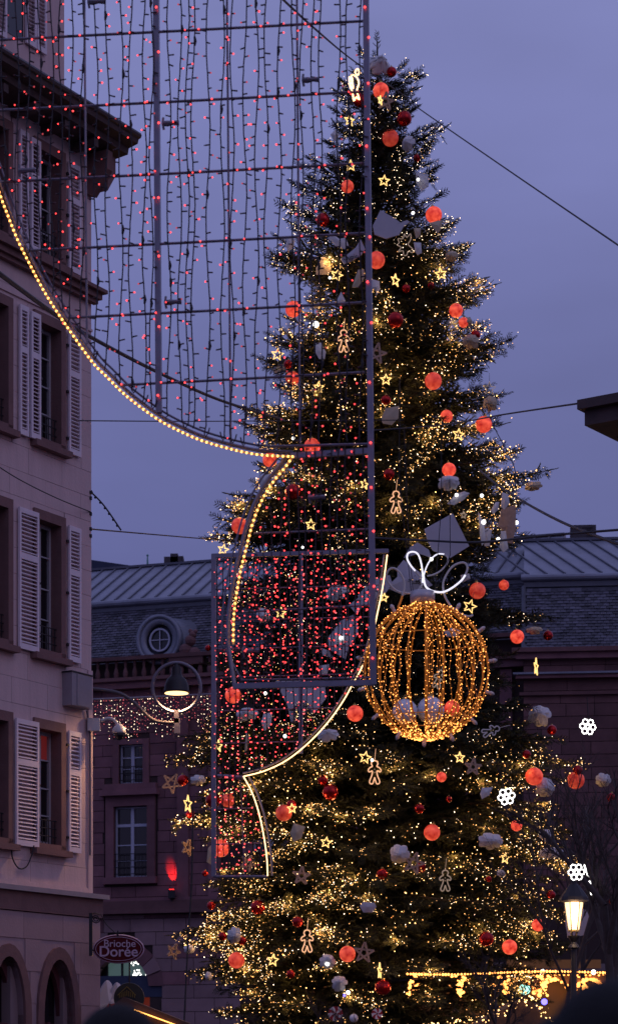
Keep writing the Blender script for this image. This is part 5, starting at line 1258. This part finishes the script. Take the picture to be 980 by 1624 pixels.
# ================================================================ overhead cables
def cable(lab, pts, r, m='cable', beads=0):
    P = [at(x, y, Y) for x, y, Y in pts]; b = MB().tube(smooth_path(P, 8), r, 5)
    if beads:
        for p in resample(smooth_path(P, 8), beads): b.ball(p+Vector((0, 0, -r*1.5)), r*1.6, 6, 4)
    o = b.build('overhead_cable', m); tag(o, lab, 'cable', 'cables across the square')
cable('thin cable slanting from the top past the treetop to the right edge', [(430,-20,24),(500,45,30),(563,97,45),(640,150,56),(660,168,54),(800,265,44),(980,388,34),(1010,410,32)], .014)
cable('thick black cable falling from the left building to the tree', [(-30,410,24),(0,434,25),(90,500,30),(145,535,33),(250,590,38),(350,635,44),(450,666,50)], .030)
cable('fine straight span at mid height crossing the left shutters', [(126,667,37),(300,668,42),(470,667,48),(640,666,50)], .010)
cable('fine span running from the tree to the brown eave corner', [(580,683,50),(700,674,45),(800,657,38),(915,640,30.3)], .014)
cable('thin span above the palace ridge starting at the wall bracket', [(143,839,38),(200,844,45),(330,855,58),(380,858,60)], .014)
cable('black sagging span above the house-shaped panel', [(590,853,40),(670,857,38),(760,860,36),(860,850,33),(1000,839,30)], .018)
cable('thick black cable dropping from the right boughs past the chimney', [(760,745,50),(790,770,46),(838,800,42),(900,832,36),(990,866,30)], .024)
cable('short stay wire hanging from the wall bracket at the roofline', [(143,779,38),(165,802,38),(192,841,38)], .014, beads=.12)
cable('sagging wire low across the left facade', [(-20,728,34),(30,760,35),(90,790,36.4),(144,812,38)], .009)
cable('slim wire from the tree down toward the right cable', [(770,640,50),(785,680,49),(815,740,47),(818,790,46)], .010)
cable('vertical black lead hanging before the palace wall', [(306,1280,56),(304,1400,56),(298,1500,56),(292,1624,56),(290,1690,56)], .022)
o = empty('wall_bracket', at(143, 800, 38.0), 'small iron bracket with hooks on the corner edge', 'bracket'); b = MB()
for y in (781, 790, 815, 839, 850): b.box(rel(o, at(143.5, y, 37.98)), (.05, .06, .05))
b.tube(RP(o, [(140, 779), (144, 777), (147, 781)], 38), .012, 5); b.build('bracket_arm', 'iron', o)

# ================================================================ street lantern
LY = 50; k = LY/F; lo_ = empty('street_lantern', at(910, 1480, LY), 'lit old-fashioned lantern on a dark iron post', 'street lamp')
lo_.location.z = 0; zc = at(910, 1485, LY).z
MB().tube([(0, 0, 0), (0, 0, .5), (0, 0, .52), (0, 0, zc-.25), (0, 0, zc-.02)], [.16, .13, .085, .06, .06], 12).build('post', 'iron', lo_, True)
MB().lathe([(.05, -.30), (.13, -.26), (.10, -.2), (.05, -.16), (.13, -.03), (.14, 0)], (0, 0, zc), 12).build('collar', 'iron', lo_)
gz_ = zc+.13
MB().lathe([(.12, 0), (.205, .60)], (0, 0, gz_), 6).build('glass', 'lantern_glow', lo_)
for i in range(6): a = 2*PI*i/6; MB().beam((.125*math.cos(a), .125*math.sin(a), gz_), (.212*math.cos(a), .212*math.sin(a), gz_+.60), .022).build('glazing_bar', 'iron', lo_)
MB().lathe([(.24, .60), (.33, .64), (.31, .72), (.24, .82), (.12, .98), (.07, 1.02), (.06, 1.10), (.09, 1.14), (.04, 1.2), (.01, 1.28)], (0, 0, gz_), 12).build('hood', 'iron', lo_)
MB().lathe([(.14, -.02), (.13, .02)], (0, 0, gz_-.02), 8).build('rim', 'gold_cap', lo_); MB().tube([(.06, 0, gz_-.13), (.05, 0, gz_)], .015, 5).tube([(-.06, 0, gz_-.13), (-.05, 0, gz_)], .015, 5).build('stem', 'gold_cap', lo_)
l_ = bpy.data.lights.new('lantern_light', 'POINT'); l_.energy = 45; l_.color = (1, .66, .38); l_.shadow_soft_size = .2
q = bpy.data.objects.new('lantern_light', l_); COL.objects.link(q); q.parent = lo_; q.location = (0, -.45, gz_+.3); tag(q, kind='helper')

# ================================================================ bare trees at the right with snowflake lights
def bare_tree(x, Y, ztop, seed, lab, lean=0, r0=.12):
    rr = random.Random(seed); e = empty('bare_tree', (at(x, HY, Y).x, Y, 0), lab, 'tree', 'bare street trees'); b = MB(); tw = MB()
    def grow(p, d, ln, r, lev):
        pts = [p]; q = p.copy(); dd = d.copy()
        for i in range(5):
            dd = (dd+Vector((rr.uniform(-.16, .16), rr.uniform(-.16, .16), rr.uniform(-.02, .12)))).normalized(); q = q+dd*ln/5; pts.append(q.copy())
            if lev < 4 and i >= (1 if lev else 2):
                for _ in range(1+(rr.random() < (.7 if lev < 2 else .3))):
                    a = rr.uniform(0, 6.28); s_ = dd.orthogonal().normalized(); s_.rotate(Matrix.Rotation(a, 3, dd)); nd = (dd*rr.uniform(.6, 1)+s_*rr.uniform(.45, .8)+Vector((0, 0, .2))).normalized()
                    grow(q, nd, ln*rr.uniform(.34, .54), r*.5, lev+1)
        (b if lev < 2 else tw).tube(pts, [r*(1-.5*i/5) for i in range(6)], 7 if lev < 2 else 3, caps=False)
    grow(Vector((0, 0, 0)), Vector((lean, 0, 1)).normalized(), ztop*.62, r0, 0)
    b.build('trunk', 'bare_bark', e, True); o = tw.build('twigs', 'bare_bark', e); o['kind'] = 'stuff'
bare_tree(962, 42, 7.6, 5, 'bare tree with forked trunk at the right edge', -.02, .13)
bare_tree(897, 55, 9.4, 8, 'slender bare tree behind the street lantern', .02, .08)
bare_tree(806, 47, 4.2, 12, 'small bare tree before the market stalls', 0, .06)
bare_tree(925, 70, 12.5, 17, 'tall bare tree in front of the pavilion wall', .03, .10)
bare_tree(548, 45, 3.2, 21, 'bare sapling at the bottom centre', 0, .03)
def snowflake(x, y, r, Y, lab):
    k = Y/F; e = empty('snowflake_light', at(x, y, Y), lab, 'snowflake light', 'snowflake lights', (random.uniform(-.1, .1), random.uniform(-.2, .2), random.uniform(-.3, .3)))
    for i in range(7):
        c_ = (0, 0) if i == 6 else (r*.62*k*math.cos(PI*i/3), r*.62*k*math.sin(PI*i/3)); q = r*(.24 if i == 6 else .30)*k
        b = MB().tube([(c_[0]+q*math.cos(PI*j/6), 0, c_[1]+q*math.sin(PI*j/6)) for j in range(12)], .0085, 5, closed=True)
        for j in range(7): b.ball((c_[0]+q*math.cos(2*PI*j/7), 0, c_[1]+q*math.sin(2*PI*j/7)), .0145, 6, 4)
        b.build('light_ring', 'led_white', e)
    MB().tube([(0, 0, r*k*.9), (-.05, 0, r*k+.35)], .008, 4).build('hanger', 'iron', e)
snowflake(932, 1153, 14, 38, 'white snowflake light highest, before the pavilion wall')
snowflake(803, 1264, 14.5, 38, 'white snowflake light over the fir boughs')
snowflake(914, 1384, 14.5, 38, 'white snowflake light just above the street lantern')
o = empty('light_tube', at(932, 1395, 43), 'short bright white light tube right of the lowest snowflake', 'light'); MB().tube(RP(o, [(926, 1372), (933, 1392)], 43), .016, 5).build('tube', 'led_white', o); MB().tube(RP(o, [(934, 1398), (939, 1420)], 43), .03, 6).build('tube', 'led_white', o)

# ================================================================ market stalls
def stall(x0, x1, Y, ytop, ybot, arches_, lab, lit=1, cream='stall_cream'):
    k = Y/F; A_ = at(x0, HY, Y); e = empty('market_stall', (A_.x, Y, 0), lab, 'market stall', 'christmas market stalls'); w = (x1-x0)*k
    zt, zb_ = at(x0, ytop, Y).z, at(x0, ybot, Y).z
    MB().box((w/2, 1.6, zb_/2), (w, 2.6, zb_)).build('cabin', 'stall_wood', e)
    MB().box((w/2, .27, (zt+zb_)/2-.1), (w-.3, .02, (zt-zb_)+1.2)).build('back_wall', 'stall_inside', e)
    b = MB(); aw = w/arches_; ah = zt-zb_-.18
    for i in range(arches_):
        c_ = aw*(i+.5); pts = [(c_-aw*.42*math.cos(PI*j/14), zb_+ah*math.sin(PI*j/14)) for j in range(15)]
        for (a0, z0), (a1, z1) in zip(pts, pts[1:]): b.prism([(a0, 0, z0), (a1, 0, z1), (a1, 0, zt), (a0, 0, zt)], (0, .12, 0))
        for q0, q1 in ((aw*i, c_-aw*.42), (c_+aw*.42, aw*(i+1))): b.prism([(q0, 0, zb_-.6), (q1, 0, zb_-.6), (q1, 0, zt), (q0, 0, zt)], (0, .12, 0))
    fix_normals(b.build('arcade', cream, e))
    b = MB(); b.prism([(-.3, -.4, zt), (w+.3, -.4, zt), (w+.3, 3.2, zt), (-.3, 3.2, zt)], (0, 0, .10)); b.prism([(-.3, -.4, zt+.1), (-.3, 3.2, zt+.1), (-.3, 1.4, zt+.42)], (w+.6, 0, 0)); fix_normals(b.build('roof', 'stall_roof', e))
    b = MB(); x = 0
    while x < w: b.ball((x, -.12, zt+random.uniform(-.02, .02)), .036, 6, 5); x += .14
    for i in range(arches_):
        c_ = aw*(i+.5)
        for sgn in (-1, 1):
            for j in range(16):
                t = random.uniform(.05, .5)*PI; rr = random.uniform(1.0, 1.25); xx = c_+sgn*aw*.42*math.cos(t)*rr; zz = zb_+ah*math.sin(t)*min(1.05, rr)
                if abs(xx-c_) < aw*.5 and zz < zt: b.ball((xx, -.06, zz), random.choice((.03, .045, .07)), 6, 5)
    o = b.build('bulb', 'led_amber', e); o['kind'] = 'stuff'
stall(655, 790, 74, 1545, 1578, 2, 'arcaded market stall with amber bulbs left of the small bare tree')
stall(797, 962, 73, 1547, 1585, 3, 'longest arcaded market stall with amber bulbs by the lantern post')
stall(480, 600, 76, 1542, 1580, 2, 'arcaded market stall glimpsed through the lowest boughs')
for (x, y, r, m_, l_, Y) in ((832,1570,9,'green_glow','pale green spotlight glowing inside the stall arch',72.4),(863,1590,5,'blue_glow','blue spotlight beside the market stall',51),(941,1543,4,'led_white','white lamp at the end of the arcaded stall',72.2),(861,1542,4,'led_white','white lamp above the arch by the lantern post',72.2),(546,1580,2,'blue_glow','tiny blue lamp at the lower centre',52)):
    e = empty('stage_spotlight', at(x, y, Y), l_, 'spotlight', 'spotlights at the market'); q = r*Y/F
    MB().lathe([(q*.9, 0), (q, .02)], (0, 0, 0), 14, Matrix.Rotation(R(90), 3, 'X')).build('lens', m_, e); MB().lathe([(q*1.05, -.02), (q*1.1, -.15), (q*.5, -.3)], (0, 0, 0), 14, Matrix.Rotation(R(90), 3, 'X')).build('housing', 'iron', e)
e = empty('garland_roof', at(845, 1624, 50), 'low peaked roof edged with twinkling garland at the bottom', 'market stall', 'christmas market stalls'); e.location.z = 0; Y = 50; b = MB()
zA, zB2 = at(0, 1582, Y).z, at(0, 1624, Y).z; pz = [rel(e, (at(x, 0, Y).x, Y, zz)) for x, zz in ((640, zB2-.1), (760, zB2), (833, zA), (880, zB2-.1), (880, 0), (640, 0))]
b.prism(pz, (0, 4, 0)); fix_normals(b.build('gable', 'stall_wood', e)); b = MB()
for p0, p1 in ((pz[0], pz[1]), (pz[1], pz[2]), (pz[2], pz[3])):
    for p in resample([p0, p1], .035): b.oct(p+Vector((random.uniform(-.08, .08), -.1-random.random()*.1, random.uniform(-.12, .12))), random.choice((.012, .018, .025)))
o = b.build('garland_bulb', 'led_warm', e); o['kind'] = 'stuff'
mg = empty('market_garland', at(800, 1545, 55.2), 'long amber light garland with arched swags above the market stalls', 'string lights'); Y = 55.2; b = MB(); rg = random.Random(9)
MB().tube([rel(mg, at(x, 1544+2*math.sin(x*.02)-(x-650)*.006, Y)) for x in range(645, 964, 12)], .008, 4).build('wire', 'iron', mg)
x = 646.0
while x < 962:
    b.ball(rel(mg, at(x, 1545+2*math.sin(x*.02)-(x-650)*.006, Y)), rg.choice((.022, .028, .034)), 6, 5); x += rg.uniform(4.2, 5.6)
for cx_, w_a in ((690, 40), (765, 34), (832, 30), (895, 32)):
    for sgn in (-1, 1):
        for j in range(17):
            t = rg.uniform(.08, 1); xx = cx_+sgn*(w_a*(1-.35*t*t)+rg.uniform(-1, 7)); yy = 1549+36*(1-t)**1.2*rg.uniform(.8, 1.1)
            b.ball(rel(mg, at(xx, yy, Y+rg.uniform(0, .3))), rg.choice((.018, .026, .036)), 6, 4)
o = b.build('bulb', 'led_amber', mg); o['kind'] = 'stuff'
# ================================================================ lower left corner: awning, round sign, balloons
aw = empty('rope_lit_awning', at(240, 1610, 36), 'dark brown stall roof edged by amber rope light at the bottom left', 'awning'); Y = 36
P_ = [rel(aw, at(x, y, Y)) for x, y in ((196, 1582), (300, 1624), (330, 1636), (330, 1760), (100, 1760), (100, 1660))]
fix_normals(MB().prism(P_, (0, 3, 0)).build('canopy', 'stall_wood', aw))
rp_ = resample([rel(aw, at(x, y, Y-.05)) for x, y in ((214, 1603), (282, 1628))], .028); b = MB()
for p in rp_: b.ball(p, .0115, 6, 4)
o = b.build('rope_bulb', 'led_rope', aw); o['kind'] = 'stuff'
rs_ = empty('round_shop_sign', at(205, 1584, 40), 'black round sign with a gold gabled house emblem', 'sign'); k = 40/F
MB().lathe([(24*k, 0), (24.5*k, .03), (24*k, .06)], (0, 0, 0), 36, Matrix.Rotation(R(90), 3, 'X')).build('disc', 'sign_round', rs_)
b = MB(); q = lambda x, y: ((x-205)*k, -.07-.012, (1584-y)*k)
b.beam(q(187, 1580), q(202, 1566), .018, .01).beam(q(202, 1566), q(216, 1580), .018, .01)
for i in range(9): b.beam(q(190+i*3, 1584-(4-abs(4-i))*.8), q(190+i*3, 1578-(4-abs(4-i))*1.6), .010, .01)
b.beam(q(192, 1591), q(228, 1593), .014, .01); b.build('house_emblem', 'sign_gold', rs_)
MB().tube([(0, .05, 24*k), (0, .05, 24*k+.5)], .015, 6).build('hanger', 'iron', rs_)
for (x, y, a, b_, l_) in ((162, 1580, 15, 26, 'white curved banner flag left of the pair under the oval sign'), (180, 1576, 13, 18, 'bluish curved banner flag right of the pair under the oval sign')):
    e = empty('feather_flag', at(x, y, 41), l_, 'flag', 'feather flags'); k = 41/F
    o = fix_normals(MB().prism([Vector(((a*math.cos(t) if math.cos(t) > 0 else a*.45*math.cos(t))*k, .03*math.sin(2*t), b_*math.sin(t)*k)) for t in [2*PI*i/24 for i in range(24)]], (0, .02, 0)).build('cloth', 'balloon', e)); o.rotation_euler = (0, .35, 0)
    MB().tube([(-a*.45*k, .03, -3.2+.2), (-a*.45*k, .03, 0)], .015, 6).build('pole', 'iron', e)
# ================================================================ two onlookers close to the camera, backs turned
def person(x, Y, ytop, lab, hat, w=1.0):
    zt = at(x, ytop, Y).z; X = at(x, HY, Y).x; H = zt-.03; e = empty('person', (X, Y, 0), lab, 'person', 'onlookers with their backs turned', (0, 0, random.uniform(-.1, .1)))
    h = H/7.6
    J = [((0,0,H*.52),.16*w),((0,0,H*.62),.15*w),((0,0,H*.74),.18*w),((0,0,H*.815),.10*w),((0,0,H*.86),.062),((0,.01,H-h*.62),.088),((0,.01,H-h*.28),.09)]
    E = [(i, i+1) for i in range(6)]
    for sg in (-1, 1):
        k0 = len(J); J += [((sg*.18*w,0,H*.80),.075),((sg*.25*w,.02,H*.63),.06),((sg*.20*w,.17,H*.53),.045),((sg*.08,.26,H*.56),.035)]; E += [(3, k0), (k0, k0+1), (k0+1, k0+2), (k0+2, k0+3)]
        k0 = len(J); J += [((sg*.10,0,H*.49),.105),((sg*.11,.02,H*.28),.07),((sg*.11,-.01,H*.06),.048),((sg*.12,.12,H*.025),.045)]; E += [(0, k0), (k0, k0+1), (k0+1, k0+2), (k0+2, k0+3)]
    me = bpy.data.meshes.new('body'); me.from_pydata([j[0] for j in J], E, []); me.materials.append(MATS['coat']); o = link('body', me, e)
    sk = o.modifiers.new('skin', 'SKIN'); 
    for i, j in enumerate(J): me.skin_vertices[0].data[i].radius = (j[1], j[1]*(.75 if i < 4 else 1))
    me.skin_vertices[0].data[0].use_root = True
    o.modifiers.new('sub', 'SUBSURF').levels = 2; o.modifiers['sub'].render_levels = 2
    hc = Vector((0, .01, H-h*.45))
    b = MB(); b.ball(hc+Vector((0, .005, 0)), .098, 16, 10, (1, 1.12, 1.22)); hd = b.build('head', 'skin', e, True); 
    MB().ball(hc+Vector((0, -.018, .0)), .106, 16, 10, (1, 1.08, 1.12)).build('hair', 'hair', e, True)
    for sg in (-1, 1): MB().ball(hc+Vector((sg*.10, .0, -.01)), .026, 8, 6, (.5, 1, 1.4)).build('ear', 'skin', e, True)
    nb = MB().ball(hc+Vector((0, .125, -.01)), .018, 8, 6, (1, 1.3, 1.4)); nb.build('nose', 'skin', e, True)
    for sg in (-1, 1): MB().ball(hc+Vector((sg*.035, .108, .02)), .012, 8, 6).build('eye', 'candy_white', e, True)
    MB().ball(hc+Vector((0, .11, -.055)), .02, 8, 6, (1.4, .5, .5)).build('mouth', 'candy_red', e, True)
    MB().ball(hc+Vector((0, -.005, .035)), .128*hat, 20, 12, (1, 1.1, .98)).build('wool_hat', 'wool', e, True)
    MB().lathe([(.112*hat, -.03), (.125*hat, -.02), (.128*hat, .02), (.115*hat, .03)], hc+Vector((0, -.005, .0)), 20).build('hat_cuff', 'wool', e, True)
    MB().lathe([(.09, -.06), (.13, -.03), (.13, .03), (.09, .07)], (0, 0, H*.865), 18).build('scarf', 'wool', e, True)
    for sg in (-1, 1):                              # gloved hands folded in front: palm, fingers, thumb
        c = Vector((sg*.07, .28, H*.565)); MB().ball(c, .045, 10, 7, (.9, 1.1, .6)).build('glove', 'wool', e, True)
        for f_ in range(5): MB().tube([c+Vector((-sg*.02*f_*.5, .03, .02-.012*f_)), c+Vector((-sg*(.05+.004*f_), .045, .02-.013*f_)), c+Vector((-sg*.07, .03, .015-.012*f_))], .009, 6).build('finger', 'wool', e, True)
        MB().box((sg*.12, .06, .04), (.10, .28, .08)).build('shoe', 'shoe', e)
person(186, 6.0, 1592, 'dark out-of-focus head in a wool hat at the bottom left', .82)
person(978, 4.2, 1571, 'large dark blurred head in a wool hat at the bottom right corner', 1.0, 1.05)
person(902, 5.0, 1613, 'dark blurred figure left of the large head at bottom right', .85)
